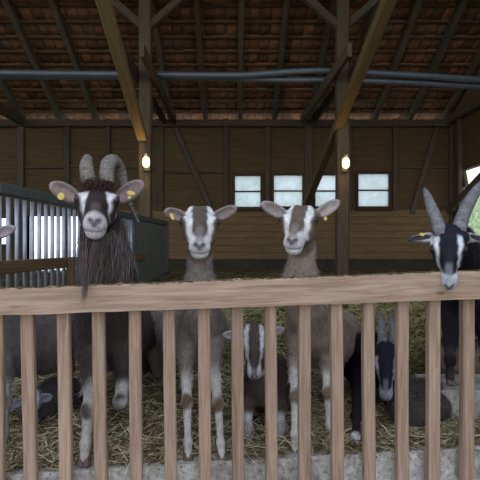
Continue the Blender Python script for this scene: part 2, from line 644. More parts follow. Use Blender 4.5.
# right wall, with an unglazed opening by the back corner
hs = [(6.85, 7.75, CZ + 0.1, CZ + 1.28)]
bm = bmesh.new()
for c in wall_cells(5.2, YB + 0.1, -0.4, CZ + 2.22, hs):
    bm_box(bm, XR, XR + 0.1, c[0], c[1], c[2], c[3])
wall_right = bm_obj('wall_right', bm, M_PANEL, kind='structure')
timber('wall_plate', (XR - 0.05, 3.0, CZ + 2.215), (XR - 0.05, YB, CZ + 2.215), 0.16, 0.14, M_OLD, wall_right)
timber('brace', P(456, 132, 7.9), P(466, 187, 7.55), 0.1, 0.06, M_OLD, wall_right, up=(1, 0, 0))
timber('brace', (XR - 0.05, 7.95, CZ + 0.62), (XR - 0.05, 6.2, CZ + 1.36), 0.13, 0.1, M_OLD, wall_right, up=(1, 0, 0))
timber('stud', (XR - 0.04, 7.62, 0), (XR - 0.04, 7.62, CZ + 2.15), 0.09, 0.08, M_OLD, wall_right, up=(1, 0, 0))
bm = bmesh.new()
bm_box(bm, XR + 0.02, XR + 0.12, -0.5, 5.2, -0.4, CZ + 2.22)
bm_obj('wall_right', bm, M_PANEL, kind='structure')
for xg, nm in ((XR, wall_right),):
    bm = bmesh.new()
    prof = [(YB + 0.1, CZ + 2.22), (YB + 0.1, roof_z(YB + 0.1) + 0.07), (4.0, roof_z(4.0) + 0.07), (2.25, roof_z(2.25) + 0.07), (2.25, CZ + 2.22)]
    va = [bm.verts.new((xg + 0.01, a, b)) for a, b in prof]
    vb = [bm.verts.new((xg + 0.09, a, b)) for a, b in prof]
    bm.faces.new(va)
    bm.faces.new(vb[::-1])
    for i in range(5):
        bm.faces.new((va[i], vb[i], vb[(i + 1) % 5], va[(i + 1) % 5]))
    bm_obj('gable_boards', bm, M_PANEL, nm)
bm = bmesh.new()
bm_box(bm, XL - 0.1, XL, 0.5, YB + 0.1, -0.4, CZ + 2.3)
bm_obj('wall_left', bm, M_PANEL, kind='structure')

# roof: clay tiles on battens on rafters -----------------------------------
sl = math.sqrt(1 + PITCH * PITCH)
GA = 0.25                       # batten gauge along Y*sl
ceil_bm_v, ceil_bm_f = [], []


def add_tile(x, y_low, slope_sign, ridge_y):
    """one tile: slightly arched slab, lower end overlapping the next row"""
    nseg = 4
    wdt = 0.172
    L = GA * 1.55 / sl
    base = len(ceil_bm_v)
    for e, yy in enumerate((y_low, y_low - slope_sign * L)):
        zz = roof_z(yy) + 0.075 + (0.026 if e == 0 else 0.0)
        for k in range(nseg + 1):
            s = k / nseg
            arch = (0.012, -0.004, 0.004, -0.004, 0.012)[k]
            for th in (0, 0.012):
                ceil_bm_v.append((x + (s - 0.5) * wdt, yy, zz + arch + th))
    m = (nseg + 1) * 2
    for k in range(nseg):
        a0 = base + k * 2
        ceil_bm_f.extend([(a0, a0 + 2, a0 + m + 2, a0 + m), (a0 + 1, a0 + m + 1, a0 + m + 3, a0 + 3)])
        ceil_bm_f.extend([(a0, a0 + 1, a0 + 3, a0 + 2), (a0 + m, a0 + m + 2, a0 + m + 3, a0 + m + 1)])
    ceil_bm_f.append((base, base + m, base + m + 1, base + 1))
    e0 = base + nseg * 2
    ceil_bm_f.append((e0, e0 + 1, e0 + m + 1, e0 + m))


ntx = int((XR + 0.5 - XL) / 0.165)
dy = GA / sl
y = YB + 0.42
while y > 4.05:
    for i in range(ntx):
        add_tile(XL - 0.1 + i * 0.165 + random.uniform(-.003, .003), y + random.uniform(-.006, .006), 1, 4)
    y -= dy
ceiling = np_mesh('ceiling', np.array(ceil_bm_v), np.array(ceil_bm_f), M_TILE, kind='structure')
# far (front) slope of the roof, over the camera's side of the barn; unseen, reach set to limit light inside
bm = bmesh.new()
for (y0, y1) in ((4.0, 2.25),):
    v = [bm.verts.new((x, yy, roof_z(yy) + 0.09 + th)) for th in (0, 0.03) for (x, yy) in ((XL, y0), (XR + 0.4, y0), (XR + 0.4, y1), (XL, y1))]
    for f in ((0, 1, 2, 3), (7, 6, 5, 4), (0, 4, 5, 1), (1, 5, 6, 2), (2, 6, 7, 3), (3, 7, 4, 0)):
        bm.faces.new([v[i] for i in f])
bm_obj('front_slope', bm, M_TILE, ceiling)

bm = bmesh.new()
y = YB + 0.30
while y > 4.1:
    z = roof_z(y) + 0.045
    vs = bm_box(bm, XL, XR + 0.3, y - 0.022, y + 0.022, z - 0.014, z + 0.014)
    y -= dy
bt = bm_obj('tile_battens', bm, M_BATTEN, ceiling)

for k, u in enumerate((-18, 20, 58, 94, 132, 170, 205, 240, 275, 311, 345, 377, 412, 447, 484)):
    x = (u - CU) / FOC * YB
    timber('rafter', (x, YB + 0.3, roof_z(YB + 0.3) - 0.035), (x, 3.95, roof_z(4.0) - 0.035), 0.085, 0.12, M_OLD, ceiling, wob=0.012, seed=k)

# trusses ------------------------------------------------------------------
TR_X = [P(24, 0, YB).x, P(171, 0, YB).x, P(308, 0, YB).x]
PY = 5.76


def truss(X, px, label, strut):
    r = empty('timber_truss', (px, PY, 0))
    tag(r, label, 'roof truss')
    timber('post', (px, PY, 0.0), (px, PY, roof_z(PY) - 0.1), 0.155, 0.15, M_POST, r, up=(0, 1, 0), wob=0.008, seed=X)
    for s in (-1, 1):
        zk = CZ + (246 - 26) / 450 * PY
        timber('knee_brace', (px + s * 0.05, PY, zk), (px + s * 0.62, PY, zk + 0.50), 0.09, 0.09, M_OLD, r, up=(0, 1, 0))
        timber('tie_beam', (X + s * 0.075 - 0.02 + 0.02 * s, YB - 0.05, CZ + 2.22), (px + s * 0.115, 4.95, CZ + 2.16), 0.05, 0.15, M_OLD, r)
    if strut:
        timber('strut', strut[0], strut[1], 0.115, 0.11, M_STRUT, r)
    return r


truss(TR_X[1], -1.13, 'timber post with yellowish slanting strut left of the windows, carrying the left lit lamp',
      (P(142, 137, PY - 0.15), P(142, 137, PY - 0.15).lerp(P(103, 0, 3.95), 1.25)))
truss(TR_X[2], 1.385, 'timber post between two windows with long yellowish strut, carrying the right lit lamp',
      (P(306.5, 204, 7.85), P(306.5, 204, 7.85).lerp(P(389, 0, 4.0), 1.12)))
t3 = empty('timber_truss', (TR_X[0], PY, 0))
tag(t3, 'dark tie beam running back to the wall top in the upper left corner', 'roof truss')
timber('tie_beam', (TR_X[0], YB - 0.05, CZ + 2.2), (TR_X[0], 4.9, CZ + 2.2), 0.1, 0.15, M_OLD, t3)
timber('post', (TR_X[0], PY, 0), (TR_X[0], PY, roof_z(PY) - 0.1), 0.155, 0.15, M_POST, t3, up=(0, 1, 0))
timber('purlin', (XR - 0.02, PY, CZ + 220 / 450 * PY + 0.56), (XL + 0.1, PY, CZ + 220 / 450 * PY + 0.56), 0.12, 0.14, M_OLD, ceiling)
timber('side_beam', (3.0, 2.7, roof_z(2.7) - 0.16), (-4.5, 2.7, roof_z(2.7) - 0.16), 0.14, 0.16, M_OLD, ceiling)

# pipes --------------------------------------------------------------------
PPY = 6.1
for name, pts, r_, lab in (
        ('overhead_pipe', [(-20, 73), (0, 73), (100, 74), (200, 75), (245, 75), (290, 71.8), (330, 70.8), (400, 74.5), (480, 79.5), (520, 82)], 0.042, 'upper grey pipe under the roof, bowed up beside the right post'),
        ('overhead_pipe', [(-20, 76.5), (0, 76.5), (100, 77), (200, 78), (245, 79), (290, 80), (330, 80), (400, 82), (480, 86.5), (520, 88)], 0.038, 'lower grey pipe under the roof, running just below the other')):
    dyp = 0.0 if 'upper' in lab else 0.1
    path = smooth_path([P(u, v, PPY + dyp) for u, v in pts], 6)
    bm = bmesh.new()
    tube_bm(bm, path, r_, 12)
    o = bm_obj(name, bm, M_PIPE, smooth=True)
    tag(o, lab, 'pipe')

# lamps --------------------------------------------------------------------


def wall_lamp(u, v, label):
    Y = PY - 0.16
    p = P(u, v, Y)
    r = empty('bulkhead_lamp', (p.x, PY - 0.075, p.z))
    tag(r, label, 'lamp')
    bm = bmesh.new()
    bm_box(bm, p.x - 0.04, p.x + 0.04, PY - 0.105, PY - 0.077, p.z - 0.10, p.z + 0.10, 0.01)
    put(bm_obj('base_plate', bm, M_LAMPBASE), r)
    bm = bmesh.new()
    n = 10
    pts, rd = [], []
    for i in range(n + 1):
        t = i / n
        pts.append((p.x, Y + 0.005, p.z - 0.07 + 0.14 * t))
        rd.append(max(0.004, 0.044 * (1 - abs(2 * t - 1) ** 3) ** 0.5))
    tube_bm(bm, pts, rd, 16, 1.0)
    put(bm_obj('glass_globe', bm, M_LAMP, smooth=True), r)
    bm = bmesh.new()
    tube_bm(bm, [(p.x, Y + 0.005, p.z + 0.065), (p.x, Y + 0.005, p.z + 0.10)], [0.03, 0.026], 14)
    tube_bm(bm, [(p.x, Y + 0.005, p.z + 0.09), (p.x, PY - 0.08, p.z + 0.09)], [0.014, 0.014], 10)
    put(bm_obj('cap', bm, M_LAMPBASE), r)
    ld = bpy.data.lights.new('bulb', 'POINT')
    ld.energy = 5.0
    ld.color = (1.0, 0.66, 0.30)
    ld.shadow_soft_size = 0.03
    lo = bpy.data.objects.new('bulb', ld)
    COL.objects.link(lo)
    lo.parent = r
    lo.location = Vector((p.x, Y - 0.06, p.z)) - Vector(r.location)
    return r


wall_lamp(146, 162, 'lit oval lamp on the left timber post')
wall_lamp(346, 163, 'lit oval lamp on the right timber post between the windows')

# steel stall partition ----------------------------------------------------
KP = 275.0
VPU = 276.0


def part_pt(u, dz):
    """point on the partition line, which recedes to pixel x = 276"""
    Y = 0.8 * 875.0 / (VPU - u)
    return Vector(((u - CU) / FOC * Y, Y, CZ + dz))


dz_top = 55 / 450 * 2.56
part = empty('stall_partition', (part_pt(2.5, 0).x, part_pt(2.5, 0).y, 0))
tag(part, 'galvanised bar partition running back on the left behind the horned goat', 'partition')
# bars, evenly spaced along the line
y_start, y_end, stepy = 2.53, 4.9, 0.0855
yy = y_start
Xline = lambda Y: (VPU - CU) / FOC * Y - 0.8 * 875.0 / FOC
nb = 0
while yy < y_end:
    if not (4.02 < yy < 4.14):
        bm = bmesh.new()
        x = Xline(yy)
        tube_bm(bm, [(x, yy, CZ - 0.40), (x, yy, CZ + dz_top - 0.03)], [0.0125, 0.0125], 10)
        put(bm_obj('bar', bm, M_GALV, smooth=True), part)
    yy += stepy


def line_tube(name, y0, y1, dz, r, mat):
    bm = bmesh.new()
    tube_bm(bm, [(Xline(y0), y0, CZ + dz), (Xline(y1), y1, CZ + dz)], [r, r], 12)
    return put(bm_obj(name, bm, mat, smooth=True), part)


timber('top_rail', (Xline(2.5), 2.5, CZ + dz_top + 0.012), (Xline(6.35), 6.35, CZ + dz_top + 0.005), 0.05, 0.065, M_DKSTEEL, part)
line_tube('bottom_rail', 2.5, 4.9, -0.41, 0.022, M_DKSTEEL)
timber('board', (Xline(2.4) + 0.03, 2.4, CZ - 0.12), (Xline(5.2) + 0.03, 5.2, CZ - 0.12), 0.03, 0.075, M_BROWN, part)
timber('end_post', (Xline(6.35), 6.35, 0.2), (Xline(6.35), 6.35, CZ + dz_top), 0.06, 0.06, M_DKSTEEL, part, up=(0, 1, 0))
timber('middle_post', (Xline(4.9), 4.9, 0.2), (Xline(4.9), 4.9, CZ + dz_top), 0.06, 0.06, M_DKSTEEL, part, up=(0, 1, 0))
pw = part_pt(59.5, 0)
timber('wooden_post', (Xline(3.30) + 0.05, 3.30, 0.0), (Xline(3.30) + 0.05, 3.30, CZ - 0.085), 0.055, 0.05, M_BROWN, part, up=(0, 1, 0))
bm = bmesh.new()
v = []
for (yy, zz) in ((4.93, 0.35), (6.32, 0.35), (6.32, CZ + dz_top - 0.03), (4.93, CZ + dz_top - 0.03)):
    v.append((Xline(yy), yy, zz))
vv = [bm.verts.new((a[0] + s, a[1], a[2])) for s in (0, 0.012) for a in v]
for f in ((0, 1, 2, 3), (7, 6, 5, 4), (0, 4, 5, 1), (1, 5, 6, 2), (2, 6, 7, 3), (3, 7, 4, 0)):
    bm.faces.new([vv[i] for i in f])
put(bm_obj('sheet_panel', bm, M_SHEET), part)
timber('skirt_rail', (Xline(4.9) + 0.04, 4.9, 0.42), (Xline(6.35) + 0.04, 6.35, 0.60), 0.03, 0.05, M_DKSTEEL, part)

# the wooden fence ---------------------------------------------------------
fence = empty('picket_fence', (0, fence_y(0), -0.35))
tag(fence, 'pale sawn picket fence with a broad top rail in front of the goats', 'fence')


def fence_pt(u, v, off=0.0):
    """point on the vertical fence plane"""
    k = (u - CU) / FOC
    Y = (1.96 + off) / (1 - 0.118 * k)
    return P(u, v, Y)


slant = Vector((1, 0.118, 0)).normalized()
nrm = Vector((slant.y, -slant.x, 0))          # towards the camera
pickets = [(-77, -77, 14), (-40, -40, 14), (-3, -3, 15), (27.5, 31, 12), (63.5, 66.5, 12), (99, 101, 12), (135, 136.5, 12), (169, 171, 12), (204, 205.3, 12), (237, 238.3, 11.6), (270.3, 271.3, 11.3), (303.8, 304.8, 11.8), (335.5, 337.2, 12), (367.5, 368.7, 11.2), (401.5, 401.8, 11.5), (433, 432.8, 12), (467.3, 466.5, 12.2), (501, 500, 12), (535, 534, 12), (569, 567, 12), (603, 600, 12)]
for k, (ut, ub, wpx) in enumerate(pickets):
    off = 0.0
    top = fence_pt(ut, 296 - 0.035 * ut, off)
    bot = fence_pt(ub, 470, off)
    d = (bot - top)
    bot = top + d * ((top.z + 0.34) / (top.z - bot.z))
    Yc = top.y
    timber('picket', bot, top, wpx / FOC * Yc, 0.042, M_FENCE, fence, up=nrm, wob=0.003, seed=k * 1.7)
# rail in front of the pickets
a_ = fence_pt(-14, 302.5, -0.04)
b_ = fence_pt(494, 284.0, -0.04)
bm = bmesh.new()
N = 120
L = (b_ - a_).length
ax = (b_ - a_).normalized()
up_ = Vector((0, 0, 1))
rings = []
for i in range(N + 1):
    t = -0.2 + 1.42 * i / N
    hh = (0.104 + (0.128 - 0.104) * t) / 2 
    e = 0.004 * noise.noise(Vector((t * 14, 1, 0)))
    e2 = 0.004 * noise.noise(Vector((t * 40, 5, 0)))
    th = 0.036
    pr = [(-hh + e, th / 2), (hh - 0.006 + e, th / 2), (hh + e + e2, th / 2 - 0.008), (hh + e + e2 * 2, -th / 2 - 0.02), (hh - 0.01 + e, -th / 2 - 0.025), (-hh + e, -th / 2 + 0.001)]
    rings.append([(t * L, q, p) for p, q in pr])
rv = [[bm.verts.new(p) for p in r] for r in rings]
for i in range(N):
    for j in range(6):
        bm.faces.new((rv[i][j], rv[i][(j + 1) % 6], rv[i + 1][(j + 1) % 6], rv[i + 1][j]))
bm.faces.new(rv[0][::-1]); bm.faces.new(rv[-1])
rail = bm_obj('top_rail', bm, M_FENCE)
yax = nrm
zax = ax.cross(-yax) * -1
zax = Vector((0, 0, 1)) - ax * ax.z
zax.normalize()
Mx = Matrix((ax, yax, zax)).transposed().to_4x4()
Mx.translation = a_ - Vector(fence.location)
rail.parent = fence
rail.matrix_basis = Mx
# bolt heads / knots on the rail
# concrete block behind the right end of the fence
bm = bmesh.new()
bm_box(bm, P(438, 0, 2.42).x, P(505, 0, 2.5).x, 2.42, 2.75, -0.05, 0.18, 0.012)
blk = bm_obj('concrete_block', bm, M_CONC)
tag(blk, 'low grey concrete block behind the fence at the right edge', 'concrete block')


# ------------------------------------------------------------------ straw and hay
def strands(name, pts, nrmz, mat, lmin, lmax, rad, tilt=0.35, curve=0.25, kind='stuff'):
    """bent three-sided stalks lying about on pts"""
    n = len(pts)
    ang = RNG.uniform(0, 2 * np.pi, n)
    til = RNG.normal(0, tilt, n)
    d = np.stack([np.cos(ang) * np.cos(til), np.sin(ang) * np.cos(til), np.sin(til)], 1)
    side = np.stack([-np.sin(ang), np.cos(ang), np.zeros(n)], 1)
    upv = np.cross(d, side)
    L = RNG.uniform(lmin, lmax, n)[:, None]
    r = rad * RNG.uniform(0.6, 1.3, n)[:, None]
    cv = RNG.normal(0, curve, n)[:, None] * L
    cu = RNG.normal(0, curve * 0.5, n)[:, None] * L
    V = np.zeros((n, 9, 3))
    for k, t in enumerate((-0.5, 0.0, 0.5)):
        c = pts + d * L * t + (side * cv + upv * cu) * (1 - 4 * t * t) * 0.5
        for j in range(3):
            a = 2 * np.pi * j / 3
            V[:, k * 3 + j] = c + (side * np.cos(a) + upv * np.sin(a)) * r
    base = (np.arange(n) * 9)[:, None]
    F = []
    for k in range(2):
        for j in range(3):
            F.append(np.stack([base[:, 0] + k * 3 + j, base[:, 0] + k * 3 + (j + 1) % 3, base[:, 0] + (k + 1) * 3 + (j + 1) % 3, base[:, 0] + (k + 1) * 3 + j], 1))
    F = np.concatenate(F, 0)
    o = np_mesh(name, V.reshape(-1, 3), F, mat, kind=kind)
    return o


n = 33000
yy = 2.045 + 2.1 * RNG.random(n) ** 1.3
xx = RNG.uniform(-0.68, 0.85, n) * yy
yy += 0.118 * xx * np.clip(1 - (yy - 2.1), 0, 1)
pts = np.stack([xx, yy, np.array([bed_z(a, b) for a, b in zip(xx, yy)]) + RNG.uniform(-0.01, 0.035, n)], 1)
for hu, hv, hY in ((188.5, 459, 2.0), (222, 460, 2.0), (84.5, 464, 1.95), (294.5, 455, 2.08)):
    hp = np.array(P(hu, hv, hY))
    pts = pts[np.hypot((pts[:, 0] - hp[0]) * 1.2, pts[:, 1] - hp[1]) > 0.085]
o = strands('straw_bedding', pts, None, M_STRAW, 0.05, 0.19, 0.0026, 0.28)
tag(o, 'loose yellow straw scattered over the pen floor behind the fence', 'straw', kind='stuff')
n = 16000
yy = RNG.uniform(4.0, 7.9, n)
xx = RNG.uniform(-0.6, 0.6, n) * yy
xx = np.clip(xx, -5, XR - 0.05)
pts = np.stack([xx, yy, np.array([bed_z(a, b) for a, b in zip(xx, yy)]) + RNG.uniform(-0.02, 0.05, n)], 1)
o = strands('straw_litter', pts, None, M_LITTER, 0.08, 0.25, 0.003, 0.12)
tag(o, 'dull trodden straw litter covering the back of the barn floor', 'straw', kind='stuff')
# straw crumbs along the top of the rail
n = 900
t = RNG.random(n)
hh = (0.104 + (0.128 - 0.104) * t) / 2
e = np.array([0.004 * noise.noise(Vector((q * 14, 1, 0))) for q in t])
q_ = RNG.uniform(-0.035, 0.016, n)
loc = np.stack([t * L, q_, hh + e + .002 - .003 * (q_ < -.01)], 1)
Mf = np.array(Mx.to_3x3())
pts = loc @ Mf.T + np.array(a_)
o = strands('straw_crumbs', pts, None, M_LITTER, 0.008, 0.035, 0.0016, 0.15)
tag(o, 'chewed bits of hay lying along the top edge of the fence rail', 'hay', kind='stuff')


def mound(name, c, r, n, label, mat=M_HAY):
    """a heap of hay: core and loose stalks"""
    bm = bmesh.new()
    bmesh.ops.create_icosphere(bm, subdivisions=4, radius=1)
    for v in bm.verts:
        f = 1 + 0.16 * noise.noise(v.co * 2.2) + 0.05 * noise.noise(v.co * 7)
        v.co = Vector((c[0] + v.co.x * r[0] * f, c[1] + v.co.y * r[1] * f, c[2] + v.co.z * r[2] * f))
    root = bm_obj(name, bm, M_SOIL, smooth=True)
    tag(root, label, 'hay', kind='stuff')
    d = RNG.normal(size=(n, 3))
    d /= np.linalg.norm(d, axis=1)[:, None]
    d[:, 1] = np.where(d[:, 1] > 0.3, -d[:, 1], d[:, 1])
    f = np.array([1 + 0.16 * noise.noise(Vector(q) * 2.2) for q in d])[:, None]
    pts = np.array(c) + d * np.array(r) * f * RNG.uniform(0.97, 1.05, n)[:, None]
    o = strands('loose_stalks', pts, None, mat, 0.05, 0.16, 0.0025, 0.5)
    o.parent = root
    return root


mound('hay_heap', (1.33, 3.62, 0.2), (0.42, 0.4, 0.43), 9000, 'rounded heap of greenish hay behind the right part of the fence')
mound('hay_heap', (0.16, 3.75, 0.25), (0.45, 0.4, 0.38), 6000, 'low heap of greenish hay behind the small white-striped goat')
# hay lying along the foot of the back wall is part of the litter

# hedge and hill seen through the openings
bm = bmesh.new()
nx_ = 80
top = []
for i in range(nx_ + 1):
    x = 24 + 66 * i / nx_
    h = 9.0 + 1.5 * noise.noise(Vector((x * 0.06, 3, 0))) + 0.6 * noise.noise(Vector((x * 0.4, 9, 0)))
    ring = [bm.verts.new((x, 55 + dyy, zz)) for dyy, zz in ((0, -0.5), (-1.5, h * 0.6), (0, h * 0.95), (3, h), (8, h * 0.5), (9, -0.5))]
    top.append(ring)
for i in range(nx_):
    for j in range(5):
        bm.faces.new((top[i][j], top[i][j + 1], top[i + 1][j + 1], top[i + 1][j]))
hedge = bm_obj('distant_hedge', bm, M_LEAF, smooth=True)
tag(hedge, 'green belt of trees seen through the opening at the right edge', 'hedge')


# ------------------------------------------------------------------ goats
def sstep(a, b, x):
    t = np.clip((x - a) / (b - a), 0, 1)
    return t * t * (3 - 2 * t)


class Field:
    """signed distance grid, smooth unions of soft shapes, meshed with surface nets"""

    def __init__(self, lo, hi, h):
        self.lo = np.array(lo, float)
        self.h = h
        self.n = np.maximum(8, np.ceil((np.array(hi) - self.lo) / h).astype(int))
        self.f = np.full(self.n, 0.5, dtype=np.float32)

    def sub(self, lo, hi):
        i0 = np.clip(np.floor((np.array(lo) - self.lo) / self.h).astype(int), 0, self.n)
        i1 = np.clip(np.ceil((np.array(hi) - self.lo) / self.h).astype(int) + 1, 0, self.n)
        if np.any(i1 <= i0):
            return None, None
        ax = [self.lo[k] + np.arange(i0[k], i1[k]) * self.h for k in range(3)]
        X = np.stack(np.meshgrid(*ax, indexing='ij'), -1)
        return tuple(slice(i0[k], i1[k]) for k in range(3)), X

    def blend(self, sl_, d, k, cut=False):
        a = self.f[sl_]
        if cut:
            d = -d
            h = np.maximum(k - np.abs(a - d), 0) / k
            self.f[sl_] = np.maximum(a, d) + h * h * k * 0.25
        else:
            h = np.maximum(k - np.abs(a - d), 0) / k
            self.f[sl_] = np.minimum(a, d) - h * h * k * 0.25

    def cone(self, a, b, ra, rb, k=0.03, cut=False):
        a, b = np.array(a, float), np.array(b, float)
        m = max(ra, rb) + k + 3 * self.h
        s, X = self.sub(np.minimum(a, b) - m, np.maximum(a, b) + m)
        if s is None:
            return
        ab = b - a
        t = np.clip(((X - a) @ ab) / (ab @ ab + 1e-12), 0, 1)
        d = np.linalg.norm(X - a - t[..., None] * ab, axis=-1) - (ra + (rb - ra) * t)
        self.blend(s, d, k, cut)

    def ell(self, c, r, R=None, k=0.03, cut=False):
        """R: 3x3, rows are the ellipsoid's own axes"""
        c = np.array(c, float)
        r = np.array(r, float)
        m = r.max() + k + 3 * self.h
        s, X = self.sub(c - m, c + m)
        if s is None:
            return
        q = X - c
        if R is not None:
            q = q @ np.array(R).T
        k0 = np.linalg.norm(q / r, axis=-1)
        k1 = np.linalg.norm(q / (r * r), axis=-1) + 1e-9
        self.blend(s, k0 * (k0 - 1) / k1, k, cut)

    def mesh(self):
        f = self.f
        ins = f < 0
        n = self.n
        cs = np.zeros(n - 1, dtype=np.int8)
        for dx in (0, 1):
            for dy in (0, 1):
                for dz in (0, 1):
                    cs += ins[dx:n[0] - 1 + dx, dy:n[1] - 1 + dy, dz:n[2] - 1 + dz]
        act = (cs > 0) & (cs < 8)
        idx = -np.ones(n - 1, dtype=np.int64)
        ci = np.argwhere(act)
        idx[act] = np.arange(len(ci))
        acc = np.zeros((len(ci), 3))
        cnt = np.zeros(len(ci))
        corners = [(a, b, c) for a in (0, 1) for b in (0, 1) for c in (0, 1)]
        val = {c: f[ci[:, 0] + c[0], ci[:, 1] + c[1], ci[:, 2] + c[2]] for c in corners}
        for c in corners:
            for ax_ in range(3):
                if c[ax_] == 0:
                    d = list(c); d[ax_] = 1; d = tuple(d)
                    va, vb = val[c], val[d]
                    m = (va < 0) != (vb < 0)
                    t = np.where(m, va / np.where(m, va - vb, 1), 0)
                    p = np.tile(np.array(c, float), (len(ci), 1))
                    p[:, ax_] += t
                    acc += np.where(m[:, None], p, 0)
                    cnt += m
        V = self.lo + (ci + acc / cnt[:, None]) * self.h
        quads = []
        for ax_ in range(3):
            s0 = [slice(1, n[k] - 1) for k in range(3)]
            s1 = list(s0)
            s0[ax_] = slice(0, n[ax_] - 1)
            s1[ax_] = slice(1, n[ax_])
            A, B = ins[tuple(s0)], ins[tuple(s1)]
            off = np.array([0 if k == ax_ else 1 for k in range(3)])
            o1, o2 = [k for k in range(3) if k != ax_]
            for flip, m in ((False, A & ~B), (True, ~A & B)):
                e = np.argwhere(m) + off
                if not len(e):
                    continue
                def cell(a, b):
                    q = e.copy(); q[:, o1] -= a; q[:, o2] -= b
                    return idx[q[:, 0], q[:, 1], q[:, 2]]
                q = np.stack([cell(1, 1), cell(0, 1), cell(0, 0), cell(1, 0)], 1)
                if flip ^ (ax_ == 1):
                    q = q[:, ::-1]
                quads.append(q)
        return V, np.concatenate(quads, 0)

    def grad(self, V):
        g = (V - self.lo) / self.h
        out = np.zeros_like(V)
        for ax_ in range(3):
            for s in (-1, 1):
                q = g.copy(); q[:, ax_] += s
                qi = np.clip(np.round(q).astype(int), 0, self.n - 1)
                out[:, ax_] += s * self.f[qi[:, 0], qi[:, 1], qi[:, 2]]
        return out / (np.linalg.norm(out, axis=1)[:, None] + 1e-9)


def vnoise(X, s, seed=0.0):
    """cheap smooth pseudo-noise in numpy, about -1..1"""
    x, y, z = X[:, 0] * s + seed, X[:, 1] * s + seed * 1.7, X[:, 2] * s - seed
    return (np.sin(x * 1.7 + 1.3 * np.sin(y * 1.3 + z)) + np.sin(y * 2.1 + 1.1 * np.sin(z * 1.9 + x * .7)) + np.sin(z * 1.9 + 1.2 * np.sin(x * 1.1 - y))) / 3


def hairs(name, roots, dirs, cols, lmin, lmax, rad, parent, droop=0.3, spread=0.25):
    """flattened tapering strands, two bends each"""
    n = len(roots)
    d = dirs + RNG.normal(0, spread, (n, 3))
    d /= np.linalg.norm(d, axis=1)[:, None]
    L = RNG.uniform(lmin, lmax, n)[:, None]
    dn = np.array([0, 0, -1.0])
    p0 = roots
    p1 = p0 + d * L * 0.5
    d2 = d + dn * droop
    d2 /= np.linalg.norm(d2, axis=1)[:, None]
    p2 = p1 + d2 * L * 0.5
    sd = np.cross(d, RNG.normal(size=(n, 3)))
    sd /= np.linalg.norm(sd, axis=1)[:, None] + 1e-9
    V = np.zeros((n, 5, 3))
    V[:, 0] = p0 - sd * rad
    V[:, 1] = p0 + sd * rad
    V[:, 2] = p1 + sd * rad * 0.8
    V[:, 3] = p1 - sd * rad * 0.8
    V[:, 4] = p2
    b = np.arange(n)[:, None] * 5
    F = np.concatenate([b + [0, 1, 2], b + [0, 2, 3], b + [3, 2, 4]], 0)
    return np_mesh(name, V.reshape(-1, 3), F, M_HAIR, np.repeat(cols, 5, axis=0), parent=parent)


def head_frame(yaw, pitch, roll):
    y, p, r_ = map(math.radians, (yaw, pitch, roll))
    f = np.array((math.sin(y) * math.cos(p), -math.cos(y) * math.cos(p), -math.sin(p)))
    u = np.array((math.sin(y) * math.sin(p), -math.cos(y) * math.sin(p), math.cos(p)))
    s = np.array((math.cos(y), math.sin(y), 0.0))
    s2 = s * math.cos(r_) + u * math.sin(r_)
    u2 = -s * math.sin(r_) + u * math.cos(r_)
    return np.stack([s2, f, u2])      # rows: viewer's right, along the nose, up off the face


